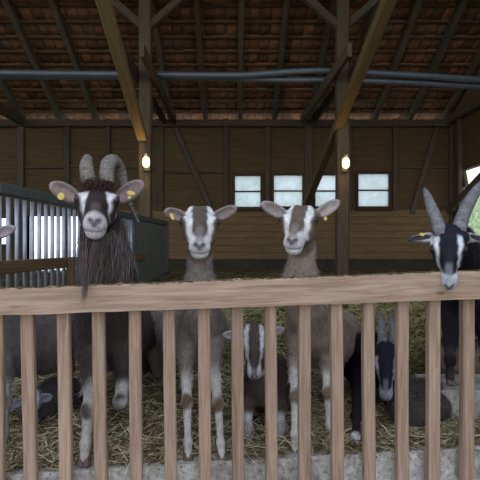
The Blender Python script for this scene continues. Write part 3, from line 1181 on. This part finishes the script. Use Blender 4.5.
def build_goat(cfg):
    R = head_frame(*cfg['rot'])
    S = cfg['scale']
    eye_mid = np.array(cfg['eye'])
    O = eye_mid - (np.array([0, .075, -.028]) * S) @ R

    def W(p):
        return O + (np.array(p, float) * S) @ R

    def toloc(X):
        return (X - O) @ R.T / S

    h = cfg.get('h', 0.0065)
    pts = [O]
    for a in cfg['neck'] + cfg['torso']:
        pts.append(np.array(a[0]))
    for lg in cfg['legs']:
        for q in lg:
            pts.append(np.array(q[0]))
    for e in cfg['ears']:
        pts.append(np.array(e))
    pts.append(W((0, .3, -.1)))
    pts = np.array(pts)
    pad = max([a[1] for a in cfg['torso']] + [0.12]) + 0.05
    lo, hi = pts.min(0) - pad, pts.max(0) + pad
    lo[2] = max(lo[2], cfg.get('zmin', -0.03))
    F = Field(lo, hi, h)

    # trunk and neck
    for A, B in zip(cfg['torso'][:-1], cfg['torso'][1:]):
        F.cone(A[0], B[0], A[1], B[1], 0.08)
    for A, B in zip(cfg['neck'][:-1], cfg['neck'][1:]):
        F.cone(A[0], B[0], A[1], B[1], 0.07)
    nk = cfg['neck'][0]
    F.cone(W((0, .0, -.06)), nk[0], .062 * S, nk[1], 0.05)
    # legs
    for lg in cfg['legs']:
        for A, B in zip(lg[:-1], lg[1:]):
            F.cone(A[0], B[0], A[1], B[1], 0.022)
        if len(lg) > 3:
            F.ell(lg[2][0], (lg[2][1] * 1.12,) * 3, None, 0.02)     # knee
            F.ell(lg[3][0], (lg[3][1] * 1.22,) * 3, None, 0.012)    # fetlock
    # head
    hw = cfg.get('hw', 1.0)
    E = lambda c, r, k=0.02, cut=False: F.ell(W((c[0] * hw, c[1], c[2])), np.array((r[0] * hw, r[1], r[2])) * S, R, k * S, cut)
    C = lambda a, b, ra, rb, k=0.02: F.cone(W(a), W(b), ra * S, rb * S, k * S)
    mw = cfg.get('mw', 1.0)
    E((0, .035, -.05), (.060, .075, .058), .03)
    for s in (-1, 1):
        E((s * .024, -.012, -.012 - .02 * (1 - cfg.get('poll', 1))), (.030, .036, .028), .018)       # poll
        E((s * .050, .075, -.034), (.026, .036, .027), .022)        # orbits
        E((s * .034, .075, -.085), (.030, .062, .045), .03)         # cheeks
        E((s * .022 * mw, .195, -.084), (.017, .05, .028), .02)
        E((s * .061, .070, -.019), (.016, .020, .009), .010)        # upper lid
    C((0, .06, -.030), (0, .215, -.056), .038, .019, .025)           # bridge
    E((0, .228, -.074), (.026 * mw, .034, .028), .018)               # muzzle
    E((0, .220, -.094), (.035 * mw, .032, .021), .016)              # upper lip
    C((0, .07, -.105), (0, .20, -.112), .034, .026, .03)            # jaw
    E((0, .212, -.121), (.031 * mw, .031, .021), .012)              # chin
    for s in (-1, 1):
        F.ell(W((s * .0135, .260, -.070)), np.array((.0075, .012, .0055)) * S, R, .003 * S, True)
    E((0, .248, -.1085), (.030, .022, .0016), .004, True)             # mouth
    E((0, .262, -.084), (.0016, .012, .014), .003, True)             # philtrum
    # ears: leaf shaped cups
    for i, tip in enumerate(cfg['ears']):
        s = (-1, 1)[i]
        root = W((s * .052 * hw, .012, cfg.get('ear_z', -.034)))
        tip = np.array(tip, float)
        ax = tip - root
        L = np.linalg.norm(ax)
        ax /= L
        face = np.array(cfg.get('ear_face', ((0, -1, -.12), (0, -1, -.12)))[i], float)
        nz = face - ax * (face @ ax)
        nz /= np.linalg.norm(nz)
        wd = np.cross(nz, ax)
        Re = np.stack([ax, wd, nz])
        ew = cfg.get('ear_w', .030) * S
        F.ell(root + ax * L * .55, (L * .47, ew, .0155 * S), Re, .012)
        F.cone(root, root + ax * L * .35, .022 * S, .02 * S, .02)
        F.ell(root + ax * L * .58 + nz * .014 * S, (L * .38, ew * .74, .014 * S), Re, .006, True)
    V, Q = F.mesh()
    # one light smoothing pass
    N = F.grad(V)
    q = toloc(V)
    ishead = (np.abs(q[:, 1] - .1) < .2) & (np.linalg.norm(q - np.array([0, .11, -.07]), axis=1) < .19)
    # ---- coat colour from position
    base = np.array(cfg['base'])
    col = np.tile(base, (len(V), 1))
    n1 = vnoise(V, 14, cfg.get('seed', 1))
    n2 = vnoise(V, 40, cfg.get('seed', 1) + 3)
    col *= (1 + .18 * n1 + .1 * n2)[:, None]
    if 'patch' in cfg:
        for (pc, pr, cc) in cfg['patch']:
            w = 1 - sstep(.6, 1.1, np.linalg.norm((V - np.array(pc)) / np.array(pr), axis=1) + .15 * n1)
            col = col * (1 - w[:, None]) + np.array(cc) * w[:, None]
    # legs
    lc = np.array(cfg.get('leg', base))
    kc = np.array(cfg.get('knee', base))
    for lg in cfg['legs']:
        for j, (A, B) in enumerate(zip(lg[:-1], lg[1:])):
            if j < 1:
                continue
            a, b = np.array(A[0]), np.array(B[0])
            ab = b - a
            t = np.clip(((V - a) @ ab) / (ab @ ab), 0, 1)
            d = np.linalg.norm(V - a - t[:, None] * ab, axis=1)
            w = 1 - sstep(max(A[1], B[1]) + .006, max(A[1], B[1]) + .018, d)
            if j == 1:
                w = w * sstep(.05, .45, t + .1 * n1)
            col = col * (1 - w[:, None]) + lc * w[:, None] * (1 + .08 * n2[:, None])
        if 'foot' in cfg:
            w = 1 - sstep(.05, .065, np.linalg.norm(V - np.array(lg[-1][0]), axis=1) + .01 * n2)
            col = col * (1 - w[:, None]) + np.array(cfg['foot']) * w[:, None]
        if len(lg) > 3:
            w = 1 - sstep(.7, 1.35, np.linalg.norm((V - np.array(lg[2][0]) - np.array((0, -.012, 0))) / np.array((.030, .03, .036)), axis=1) + .2 * n2)
            col = col * (1 - w[:, None]) + kc * w[:, None]
    # head markings
    a = np.abs(q[:, 0]) / hw
    y = q[:, 1]
    z = q[:, 2]
    hc = np.tile(np.array(cfg['face']), (len(V), 1)) * (1 + .1 * n2)[:, None]
    edge = .006
    nn = .004 * vnoise(q, 55, 2)
    s_in = np.interp(y, [-.05, .02, .08, .14, .19, .24], cfg.get('s_in', [.026, .030, .032, .027, .024, .012]))
    s_out = np.interp(y, [-.05, .02, .08, .14, .19, .24], cfg.get('s_out', [.036, .056, .060, .043, .040, .05]))
    zin = -z
    stripe = sstep(s_in - edge, s_in + edge, a + nn) * (1 - sstep(s_out - edge, s_out + edge, a + nn)) * sstep(cfg.get('s_y0', -.03), cfg.get('s_y0', -.03) + .02, y) * (1 - sstep(.075, .10, -z - .1 * y))
    st = np.array(cfg['stripe'])
    hc = hc * (1 - stripe[:, None]) + st * stripe[:, None]
    mz = cfg.get('mz', .165)
    muz = sstep(mz, mz + .04, y + .55 * np.clip(-z - .07, -.03, .06) + nn * 2)
    hc = hc * (1 - muz[:, None]) + np.array(cfg['muzzle']) * muz[:, None]
    br = sstep(.15, .18, y) * (1 - sstep(.010, .022, a)) * sstep(-.075, -.058, z) * (1 - sstep(.25, .262, y))
    hc = hc * (1 - cfg.get('brw', .8) * br[:, None]) + np.array(cfg.get('bridge', cfg['face'])) * cfg.get('brw', .8) * br[:, None]
    nose = np.exp(-(((a - .014) / .009) ** 2 + ((y - .260) / .018) ** 2 + ((z + .069) / .009) ** 2)) + .6 * np.exp(-((a / .010) ** 2 + ((y - .262) / .014) ** 2 + ((z + .080) / .014) ** 2))
    nose = np.clip(nose * 1.9, 0, 1)
    hc = hc * (1 - .85 * nose[:, None]) + np.array(cfg.get('nose', (.07, .05, .05))) * .85 * nose[:, None]
    mouth = np.exp(-((z + .1085 - 6 * a * a) / .0026) ** 2) * sstep(.20, .22, y)
    hc *= (1 - .42 * mouth)[:, None]
    eyr = np.exp(-(((a - .068) / .012) ** 2 + ((y - .082) / .022) ** 2 + ((z + .028) / .014) ** 2))
    hc *= (1 - .93 * np.clip(1.25 * eyr, 0, 1))[:, None]
    wh = 1 - sstep(.155, .185, np.linalg.norm((q - np.array([0, .115, -.06])) * np.array([1.2, 1, 1.1]), axis=1))
    wh *= 1 - sstep(.075, .095, a)
    col = col * (1 - wh[:, None]) + hc * wh[:, None]
    # ears
    for i, tip in enumerate(cfg['ears']):
        s = (-1, 1)[i]
        root = W((s * .055 * hw, .012, cfg.get('ear_z', -.034)))
        tip = np.array(tip, float)
        ab = tip - root
        t = ((V - root) @ ab) / (ab @ ab)
        d = np.linalg.norm(V - root - np.clip(t, 0, 1)[:, None] * ab, axis=1)
        w = sstep(.12, .25, t) * (1 - sstep(.045 * S, .055 * S, d))
        ec = np.array(cfg.get('ear', cfg['base']))
        inner = (1 - sstep(.010 * S, .021 * S, d)) * (N[:, 1] < .1)
        cc = ec * (1 - inner[:, None]) + np.array(cfg.get('ear_in', (.30, .22, .20))) * inner[:, None]
        col = col * (1 - w[:, None]) + cc * w[:, None]
    col = np.clip(col, 0.004, 0.95)
    root = np_mesh('goat', V, Q, M_FUR, col, smooth=True)
    tag(root, cfg['label'], 'goat')
    # ---- short coat of real hair over the body
    nh = cfg.get('hair', 16000)
    if nh:
        vis = N[:, 1] < 0.35
        face = (wh > .3) | ((y > -.02) & (np.linalg.norm(q - np.array([0, .1, -.06]), axis=1) < .16))
        hoofz = np.ones(len(V), bool)
        cand = np.where(vis & ~face & hoofz)[0]
        ear_m = np.zeros(len(V), bool)
        for i, tip in enumerate(cfg['ears']):
            rt = W(((-1, 1)[i] * .05, .012, -.034))
            ab = np.array(tip) - rt
            te = ((V - rt) @ ab) / (ab @ ab)
            ear_m |= (te > .05) & (np.linalg.norm(V - rt - te[:, None] * ab, axis=1) < .06)
        cand = cand[~ear_m[cand]]
        pick = RNG.choice(cand, nh)
        pr = V[pick] + RNG.normal(0, h * .4, (nh, 3))
        nr = N[pick]
        dn = np.array([0, .15, -1.0]) - nr * (nr @ np.array([0, .15, -1.0]))[:, None]
        dd = nr * .35 + dn * 1.0
        hl = cfg.get('hair_len', (.012, .03))
        lowleg = pr[:, 2] < cfg.get('leg_z', .30)
        pr, dd, cp = pr[~lowleg], dd[~lowleg], col[pick][~lowleg]
        hairs('coat', pr, dd, cp * 1.05, hl[0], hl[1], .0007, root, .2, .22)
    # ---- eyes
    for s in (-1, 1):
        bm = bmesh.new()
        bmesh.ops.create_uvsphere(bm, u_segments=16, v_segments=10, radius=.0130 * S)
        c = W((s * .0655 * hw, .087, -.0265))
        for v in bm.verts:
            v.co = Vector(c) + v.co
        e = bm_obj('eye', bm, M_EYE, root, smooth=True)
    # ---- hooves
    for lg in cfg['legs']:
        if not cfg.get('hooves', True) or len(lg) < 4:
            continue
        a, b = np.array(lg[-2][0]), np.array(lg[-1][0])
        d = (b - a) / np.linalg.norm(b - a)
        hz = cfg.get('hoof_floor', None)
        for s in (-1, 1):
            bm = bmesh.new()
            r0, r1 = lg[-1][1] * .66, lg[-1][1] * .80
            c0 = b + np.array([s * r0 * .62, 0, .012])
            c1 = b + np.array([s * r1 * .70, -.014, -.028])
            tube_bm(bm, [c0, c0 * .5 + c1 * .5, c1], [r0, (r0 + r1) / 2, r1], 10, 1.0, (0, 1, 0))
            bm_obj('hoof', bm, M_HOOF, root)
    # ---- horns
    for hn in cfg.get('horns', []):
        path = smooth_path([np.array(p) for p in hn['pts']], 7)
        npt = len(path)
        dense, rads = [], []
        for i in range(npt - 1):
            for k in range(2):
                dense.append(path[i] * (1 - k / 2) + path[i + 1] * (k / 2))
        dense.append(path[-1])
        m = len(dense)
        for i in range(m):
            t = i / (m - 1)
            r_ = np.interp(t, hn['t'], hn['r'])
            rads.append(r_ * (1 + (.075 if i % 2 else -.05) * (1 - t * .6)))
        bm = bmesh.new()
        tube_bm(bm, dense, rads, 14, hn.get('flat', 1.35), hn.get('dir', (0, 1, 0.3)))
        ho = bm_obj('horn', bm, M_HORNC, root, smooth=True)
        nv = len(ho.data.vertices)
        ri = np.arange(nv) // 14
        hcol = np.array(cfg.get('hornc', (.21, .18, .155))) * (0.75 + .35 * RNG.random(ri.max() + 1))[ri][:, None]
        hcol = hcol * np.where(ri % 2 == 0, .82, 1.1)[:, None] * np.interp(ri / ri.max(), [0, .7, 1], [1, .95, .6])[:, None]
        hcol = hcol * (1 + .14 * RNG.normal(size=(nv, 1)))
        at = ho.data.color_attributes.new('coat', 'FLOAT_COLOR', 'POINT')
        c4 = np.ones((nv, 4), dtype=np.float32)
        c4[:, :3] = np.clip(hcol, .01, .9)
        at.data.foreach_set('color', c4.ravel())
    # ---- ear tags
    for tp in cfg.get('tags', []):
        bm = bmesh.new()
        bmesh.ops.create_cone(bm, cap_ends=True, segments=18, radius1=tp[1], radius2=tp[1] * .92, depth=.004)
        if tp[2] != 1:
            for v in bm.verts:
                v.co.x *= tp[2]
        bmesh.ops.rotate(bm, verts=bm.verts, cent=(0, 0, 0), matrix=Matrix.Rotation(math.radians(90), 3, 'X'))
        bmesh.ops.rotate(bm, verts=bm.verts, cent=(0, 0, 0), matrix=Matrix.Rotation(math.radians(tp[3]), 3, 'Y'))
        for v in bm.verts:
            v.co += Vector(tp[0])
        bm2 = bm_obj('ear_tag', bm, M_TAG, root)
    # ---- long hair: beards, neck fringes, forelock
    for hb in cfg.get('tufts', []):
        n = hb['n']
        a, b = np.array(hb['a']), np.array(hb['b'])
        t = RNG.random(n)[:, None]
        roots = a + (b - a) * t + RNG.normal(0, 1, (n, 3)) * np.array(hb['r'])
        dirs = np.tile(np.array(hb['d'], float), (n, 1))
        if 'conv' in hb:
            dirs = (np.array(hb['conv']) - roots)
            dirs /= np.linalg.norm(dirs, axis=1)[:, None]
        cols = np.array(hb['c'])[RNG.integers(0, len(hb['c']), n)]
        hairs(hb['name'], roots, dirs, cols, hb['l'][0], hb['l'][1], hb.get('w', .0011), root, hb.get('droop', .2), hb.get('spread', .12))
    return root, W


def path_r(pts):
    """[(u, v, Y, r), ...] -> [(xyz, r), ...]"""
    return [(np.array(P(u, v, Y)), r) for (u, v, Y, r) in pts]


A = lambda u, v, Y: np.array(P(u, v, Y))

GREY = (.225, .185, .16)
WHITE = (.66, .64, .63)

# --- the two pale, hornless goats in the middle
g2 = dict(label='pale grey-brown hornless goat beside the bearded billy, head held straight over the rail', seed=2,
          eye=A(199.8, 221.5, 2.13), mw=1.0, rot=(4, 20, 0), scale=1.12, hw=1.1,
          ears=[A(164.5, 210.5, 2.13), A(236.5, 207.5, 2.13)], ear_w=.027,
          neck=path_r([(200, 258, 2.24, .050), (200, 285, 2.24, .062), (201, 312, 2.26, .088)]),
          torso=path_r([(203, 328, 2.34, .125), (197, 338, 2.5, .14), (184, 335, 2.8, .145), (172, 322, 3.15, .135), (169, 318, 3.3, .11)]),
          legs=[path_r([(187, 340, 2.30, .055), (186, 362, 2.16, .029), (187, 402, 2.08, .021), (188, 442, 2.04, .015), (188.5, 455, 2.03, .0195)]),
                path_r([(216, 340, 2.30, .055), (213, 362, 2.16, .029), (218, 403, 2.08, .021), (220.5, 443, 2.04, .015), (222, 456, 2.03, .0195)]),
                path_r([(158, 350, 3.15, .09), (160, 372, 3.2, .05), (166, 388, 3.3, .024), (163, 385, 3.1, .018), (164, 392, 3.1, .02)])],
          base=GREY, leg=(.60, .56, .52), knee=(.16, .10, .07), face=(.11, .082, .066), stripe=WHITE, muzzle=(.55, .52, .52), mz=.212,
          bridge=(.20, .17, .17), brw=.75, ear=(.22, .185, .165), ear_in=(.27, .21, .19), hair=26000,
          tags=[(A(172, 216.5, 2.085), .008, 2.2, 65)])
build_goat(g2)

g3 = dict(label='pale grey-brown hornless goat in front of the windows, head turned aside over the rail', seed=5,
          eye=A(298.7, 219.5, 2.13), mw=.96, rot=(-17, 17, -2), scale=1.10, hw=1.08,
          ears=[A(261.5, 203, 2.14), A(339.5, 201, 2.2)], ear_w=.029,
          neck=path_r([(302, 250, 2.26, .054), (301, 280, 2.27, .072), (305, 312, 2.32, .095)]),
          torso=path_r([(314, 328, 2.42, .14), (322, 338, 2.6, .155), (334, 340, 2.95, .165), (340, 330, 3.25, .14)]),
          legs=[path_r([(297, 335, 2.38, .06), (294, 362, 2.26, .028), (295, 396, 2.16, .020), (294.5, 434, 2.11, .015), (294.5, 449, 2.11, .020)]),
                path_r([(328, 335, 2.42, .06), (326, 362, 2.36, .027), (327, 392, 2.30, .020), (329, 424, 2.28, .015), (329, 434, 2.28, .019)]),
                path_r([(345, 350, 3.1, .09), (348, 366, 3.1, .05), (350, 376, 3.2, .026), (348, 381, 3.1, .018), (348, 391, 3.1, .02)])],
          base=(.27, .21, .17), leg=(.60, .56, .52), knee=(.2, .14, .1), face=(.13, .095, .068), stripe=WHITE, muzzle=(.55, .52, .52), mz=.212,
          bridge=(.20, .17, .15), ear=(.30, .26, .24), ear_in=(.34, .28, .26), hair=26000,
          patch=[(A(350, 345, 2.95), (.12, .4, .14), (.25, .20, .155)), (A(308, 375, 2.5), (.1, .2, .05), (.18, .13, .08))],
          tags=[(A(325.5, 218.5, 2.135), .008, 1.3, 90)])
build_goat(g3)

# --- the big horned billy at the left
g1 = dict(label='big dark brown billy goat with curved horns and beard looking over the rail', seed=8,
          eye=A(97.3, 199.5, 2.03), rot=(14, 15, -1), scale=1.24, hw=1.02, mw=.95, ear_z=-.05,
          ears=[A(50, 184, 2.06), A(143.5, 182.5, 2.08)], ear_w=.034,
          neck=path_r([(104, 236, 2.2, .092), (107, 270, 2.2, .118), (108, 300, 2.28, .135)]),
          torso=path_r([(108, 322, 2.38, .17), (109, 335, 2.6, .18), (124, 335, 3.0, .175), (134, 328, 3.35, .15)]),
          legs=[path_r([(92, 345, 2.32, .07), (93, 376, 2.12, .038), (89, 410, 2.02, .028), (85.5, 444, 1.97, .020), (84.5, 458, 1.97, .023)]),
                path_r([(124, 345, 2.32, .07), (124, 376, 2.30, .04), (120, 402, 2.2, .028), (128, 398, 2.45, .02), (130, 402, 2.5, .022)]),
                path_r([(140, 350, 3.2, .1), (142, 366, 3.25, .05), (140, 378, 3.35, .026), (140, 387, 3.25, .018), (140, 396, 3.25, .02)])],
          base=(.085, .065, .058), leg=(.52, .48, .44), knee=(.06, .045, .035), face=(.040, .027, .026), stripe=(.66, .64, .64), muzzle=(.50, .46, .47), mz=.200,
          s_in=[.9, .030, .030, .045, .06, .06], s_out=[.9, .072, .066, .040, .03, .03], s_y0=.005,
          brw=.25, bridge=(.2, .17, .17), nose=(.08, .055, .055), ear=(.20, .16, .15), ear_in=(.30, .21, .20), hair=52000, hair_len=(.02, .06),
          horns=[dict(pts=[A(90, 184, 2.08), A(87, 172, 2.1), A(86.5, 163, 2.15), A(87.5, 159.5, 2.22), A(85, 166, 2.33), A(82, 180, 2.4)], t=[0, .3, 1], r=[.029, .029, .012], flat=1.1),
                 dict(pts=[A(107, 184, 2.08), A(107, 172, 2.1), A(109, 163, 2.14), A(114.5, 161, 2.2), A(121, 170, 2.25), A(125, 186, 2.25), A(130, 204, 2.2), A(139, 223, 2.14)], t=[0, .25, .5, .8, 1], r=[.030, .031, .024, .014, .004], flat=1.1)],
          tags=[(A(61, 196.3, 2.02), .017, 1.0, 0), (A(131, 193, 2.03), .010, 2.0, 10), (A(129.5, 197.5, 2.01), .007, 1.0, 0)])
_, W1 = None, None
R1 = head_frame(*g1['rot'])
O1 = np.array(g1['eye']) - (np.array([0, .075, -.028]) * g1['scale']) @ R1
W1 = lambda p: O1 + (np.array(p, float) * g1['scale']) @ R1
browns = [(.07, .04, .03), (.10, .06, .045), (.05, .035, .035), (.16, .12, .11)]
greys = [(.22, .19, .18), (.12, .10, .1), (.16, .12, .10), (.07, .05, .045)]
g1['tufts'] = [
    dict(name='beard', n=900, a=W1((-.025, .15, -.135)), b=W1((.015, .17, -.13)), r=(.014, .014, .006), d=(0, 0, -1), conv=A(85, 292, 1.77), l=(.12, .27), c=browns, w=.0011, droop=.35, spread=.06),
    dict(name='beard', n=260, a=W1((-.02, .17, -.135)), b=W1((0, .17, -.13)), r=(.006, .006, .006), d=(0, 0, -1), conv=A(83, 300, 1.76), l=(.24, .36), c=browns, w=.0010, droop=.2, spread=.02),
    dict(name='throat_hair', n=2600, a=A(88, 240, 2.05), b=A(122, 246, 2.10), r=(.02, .02, .03), d=(-.05, -.12, -1), l=(.06, .15), c=greys, w=.001, droop=.3, spread=.15),
    dict(name='throat_hair', n=2600, a=A(86, 262, 2.04), b=A(126, 262, 2.08), r=(.02, .02, .03), d=(-.05, -.05, -1), l=(.05, .12), c=greys + browns, w=.001, droop=.3, spread=.15),
    dict(name='forelock', n=4200, a=W1((-.040, .040, .008)), b=W1((.040, .040, .008)), r=(.010, .022, .014), d=(0, -.5, .6), l=(.015, .05), c=[(.07, .035, .03), (.05, .03, .028), (.11, .06, .045)], w=.001, droop=1.1, spread=.5),
]
build_goat(g1)

# --- the black horned goat resting its chin on the rail at the right
bw = (.018, .018, .024)
g4 = dict(label='black goat with white face stripes and tall horns, chin laid over the rail at right', seed=4,
          eye=A(448.5, 247, 2.05), rot=(-24, 53, 0), scale=1.03, hw=.98, mw=.8,
          ears=[A(407, 239.5, 2.09), A(488, 240, 2.13)], ear_w=.018, ear_face=((0, -1, .3), (0, -1, .3)),
          neck=path_r([(456, 240, 2.24, .07), (466, 258, 2.42, .10), (470, 288, 2.5, .12)]),
          torso=path_r([(464, 300, 2.66, .145), (470, 304, 2.85, .16), (490, 310, 3.15, .17), (500, 300, 3.35, .15)]),
          legs=[path_r([(452, 318, 2.62, .06), (450, 342, 2.56, .034), (450, 360, 2.52, .024), (450, 376, 2.52, .0165), (450, 379, 2.52, .02)]),
                path_r([(484, 318, 2.62, .06), (486, 342, 2.56, .034), (486, 360, 2.52, .024), (486, 376, 2.52, .0165), (486, 379, 2.52, .02)])],
          base=(.022, .020, .024), leg=(.05, .045, .045), knee=(.02, .02, .02), face=bw, stripe=(.62, .63, .66), muzzle=(.45, .46, .49), mz=.185,
          s_in=[.9, .034, .043, .038, .031, .0], s_out=[.9, .060, .060, .044, .038, .05], s_y0=.02,
          brw=.5, bridge=(.25, .25, .27), nose=(.06, .06, .07), ear=(.38, .36, .36), ear_in=(.05, .04, .04), hair=22000, poll=0, hornc=(.20, .195, .20),
          horns=[dict(pts=[A(442, 236, 2.08), A(437, 222, 2.12), A(431.5, 207, 2.18), A(427, 195, 2.26), A(424.5, 189, 2.34)], t=[0, .5, .85, 1], r=[.026, .022, .014, .008], flat=1.2),
                 dict(pts=[A(457, 236, 2.08), A(462, 219, 2.13), A(469, 203, 2.22), A(478, 189, 2.3), A(490, 178, 2.4)], t=[0, .5, .85, 1], r=[.029, .026, .02, .012], flat=1.2)],
          tags=[(A(422, 234.5, 2.075), .007, 1.8, 20)],
          patch=[(A(476, 258, 2.5), (.05, .3, .06), (.05, .035, .03))])
build_goat(g4)

# --- small goat looking through the pickets
g5 = dict(label='small dark goat with narrow white-striped face looking out between the pickets', seed=9,
          eye=A(254.2, 343.5, 2.20), rot=(-2, 50, 0), scale=.88, hw=.98, leg_z=.2,
          ears=[A(222.5, 335, 2.18), A(284.5, 329, 2.18)], ear_w=.027,
          neck=path_r([(257, 350, 2.30, .052), (262, 370, 2.32, .07)]),
          torso=path_r([(263, 388, 2.35, .10), (266, 388, 2.52, .11), (270, 378, 2.82, .115), (273, 370, 2.95, .1)]),
          legs=[path_r([(249, 402, 2.31, .042), (248, 410, 2.26, .027), (248, 428, 2.20, .019), (248, 440, 2.18, .014), (248, 444, 2.17, .017)]),
                path_r([(279, 402, 2.31, .042), (280, 410, 2.26, .027), (281, 428, 2.20, .019), (281, 440, 2.18, .014), (281, 444, 2.17, .017)]),
                path_r([(262, 388, 2.9, .06), (260, 396, 2.85, .03), (259, 400, 2.9, .019), (259, 398, 2.85, .015), (259, 397, 2.85, .016)])],
          base=(.085, .06, .048), leg=(.48, .47, .47), knee=(.35, .32, .3), face=(.09, .068, .058), stripe=(.60, .60, .62), muzzle=(.56, .55, .57), mz=.19,
          s_in=[.028, .030, .036, .030, .026, .0], s_out=[.05, .058, .056, .05, .05, .06], s_y0=-.035,
          bridge=(.07, .06, .06), nose=(.03, .03, .03), ear=(.42, .40, .40), ear_in=(.38, .33, .32), hair=14000)
build_goat(g5)

# --- black horned goat with lowered head behind the pickets
g6 = dict(label='black horned goat with lowered head and grey muzzle behind the pickets, beside the hay heap', seed=12,
          eye=A(386, 364, 2.34), rot=(-20, 56, 0), scale=.95, hw=.85,
          ears=[A(366, 344, 2.42), A(402, 348, 2.42)], ear_w=.018,
          neck=path_r([(378, 358, 2.48, .075), (372, 350, 2.6, .1)]),
          torso=path_r([(368, 356, 2.72, .14), (366, 362, 2.95, .15), (358, 352, 3.3, .15)]),
          legs=[path_r([(359, 375, 2.62, .055), (358, 396, 2.46, .032), (356.5, 416, 2.28, .023), (355.5, 437, 2.17, .016), (355.5, 445, 2.15, .02)]),
                path_r([(386, 375, 2.66, .055), (388, 392, 2.6, .034), (390, 404, 2.6, .024), (392, 409, 2.6, .018), (393, 411, 2.6, .02)])],
          base=(.014, .013, .016), leg=(.02, .018, .02), foot=(.6, .6, .62), knee=(.015, .015, .015), face=(.02, .02, .03), stripe=(.34, .37, .45), muzzle=(.34, .36, .42), mz=.185,
          s_in=[.9, .05, .052, .040, .034, .0], s_out=[.9, .085, .078, .05, .04, .05], s_y0=.03,
          bridge=(.16, .17, .2), nose=(.08, .08, .09), ear=(.03, .03, .035), ear_in=(.04, .035, .04), hair=12000, hornc=(.20, .195, .20),
          patch=[],
          horns=[dict(pts=[A(392.5, 352, 2.38), A(394, 338, 2.42), A(393, 324, 2.5), A(389, 313, 2.62)], t=[0, .6, 1], r=[.024, .021, .01], flat=1.2),
                 dict(pts=[A(382, 353, 2.38), A(382.5, 338, 2.42), A(381.5, 324, 2.5), A(379, 311, 2.62)], t=[0, .6, 1], r=[.024, .021, .01], flat=1.2)])
build_goat(g6)

# --- goat at the left edge, only its ear above the rail
g7 = dict(label='grey-brown goat at the left edge, one pale ear in view and body behind the pickets', seed=15,
          eye=A(-27, 240, 2.1), rot=(-4, 24, 0), scale=1.1, hw=1.0,
          ears=[A(-62, 230, 2.1), A(15, 227.5, 2.12)], ear_w=.024,
          neck=path_r([(-22, 270, 2.2, .06), (-15, 300, 2.25, .08)]),
          torso=path_r([(-2, 335, 2.34, .13), (14, 345, 2.45, .15), (45, 346, 2.62, .145), (60, 340, 2.82, .13)]),
          legs=[path_r([(-12, 350, 2.34, .055), (-12, 372, 2.2, .032), (-12, 402, 2.1, .024), (-12, 438, 2.06, .017), (-12, 452, 2.06, .02)]),
                path_r([(5, 352, 2.30, .05), (6, 374, 2.26, .032), (5, 402, 2.16, .024), (4, 432, 2.12, .017), (4, 442, 2.12, .02)]),
                path_r([(62, 352, 2.8, .08), (62, 370, 2.85, .045), (60, 384, 2.9, .026), (60, 396, 2.85, .018), (60, 399, 2.85, .02)])],
          base=(.19, .16, .15), leg=(.34, .32, .31), knee=(.12, .09, .08), face=(.15, .12, .11), stripe=WHITE, muzzle=(.5, .47, .46),
          ear=(.34, .30, .29), ear_in=(.33, .27, .26), hair=26000, hair_len=(.015, .035))
build_goat(g7)

# --- young goat lying down behind the second picket
g8 = dict(label='young grey goat lying in the straw with its face hidden behind a picket, lower left', seed=18,
          eye=A(31, 408, 2.28), rot=(4, 50, 0), scale=.80, hw=.8,
          ears=[A(8, 408, 2.30), A(53, 397, 2.32)], ear_w=.028, ear_face=((0, -1, .2), (0, -1, .2)),
          neck=path_r([(33, 410, 2.4, .055), (40, 408, 2.45, .07)]),
          torso=path_r([(48, 402, 2.52, .09), (58, 398, 2.62, .10), (66, 394, 2.75, .095)]),
          legs=[], hooves=False,
          base=(.10, .085, .08), face=(.16, .15, .16), stripe=(.42, .43, .48), muzzle=(.42, .43, .48), mz=.12,
          ear=(.20, .21, .24), ear_in=(.17, .175, .2), hair=9000, leg_z=-1)
build_goat(g8)

# --- brown goat lying by the concrete block
g9 = dict(label='grey-brown goat lying with its back to us beside the concrete block', seed=21,
          eye=A(399, 396, 2.55), rot=(-60, 30, 0), scale=.82, hw=.9,
          ears=[A(386, 388, 2.58), A(408, 386, 2.62)], ear_w=.016,
          neck=path_r([(402, 402, 2.5, .065), (407, 406, 2.44, .08)]),
          torso=path_r([(412, 412, 2.38, .10), (424, 405, 2.5, .115), (438, 400, 2.64, .11)]),
          legs=[], hooves=False,
          base=(.10, .08, .07), face=(.1, .08, .07), stripe=(.2, .18, .17), muzzle=(.2, .18, .17),
          ear=(.1, .08, .07), hair=14000, hair_len=(.015, .035), leg_z=-1,
          patch=[(A(450, 380, 2.9), (.2, .3, .14), (.06, .045, .038))])
build_goat(g9)

# --- tan goat at the right edge
g10 = dict(label='tan goat lying down at the right edge behind the last picket', seed=24,
           eye=A(526, 345, 2.85), rot=(30, 30, 0), scale=.95, hw=.9,
           ears=[A(502, 335, 2.82), A(538, 335, 2.82)], ear_w=.02,
           neck=path_r([(516, 354, 2.92, .07), (508, 362, 2.95, .09)]),
           torso=path_r([(452, 362, 2.98, .115), (476, 362, 2.98, .125), (500, 362, 2.98, .12)]),
           legs=[], hooves=False,
           base=(.20, .15, .105), face=(.1, .08, .07), stripe=(.5, .48, .45), muzzle=(.4, .38, .36),
           ear=(.2, .15, .11), hair=9000)
build_goat(g10)
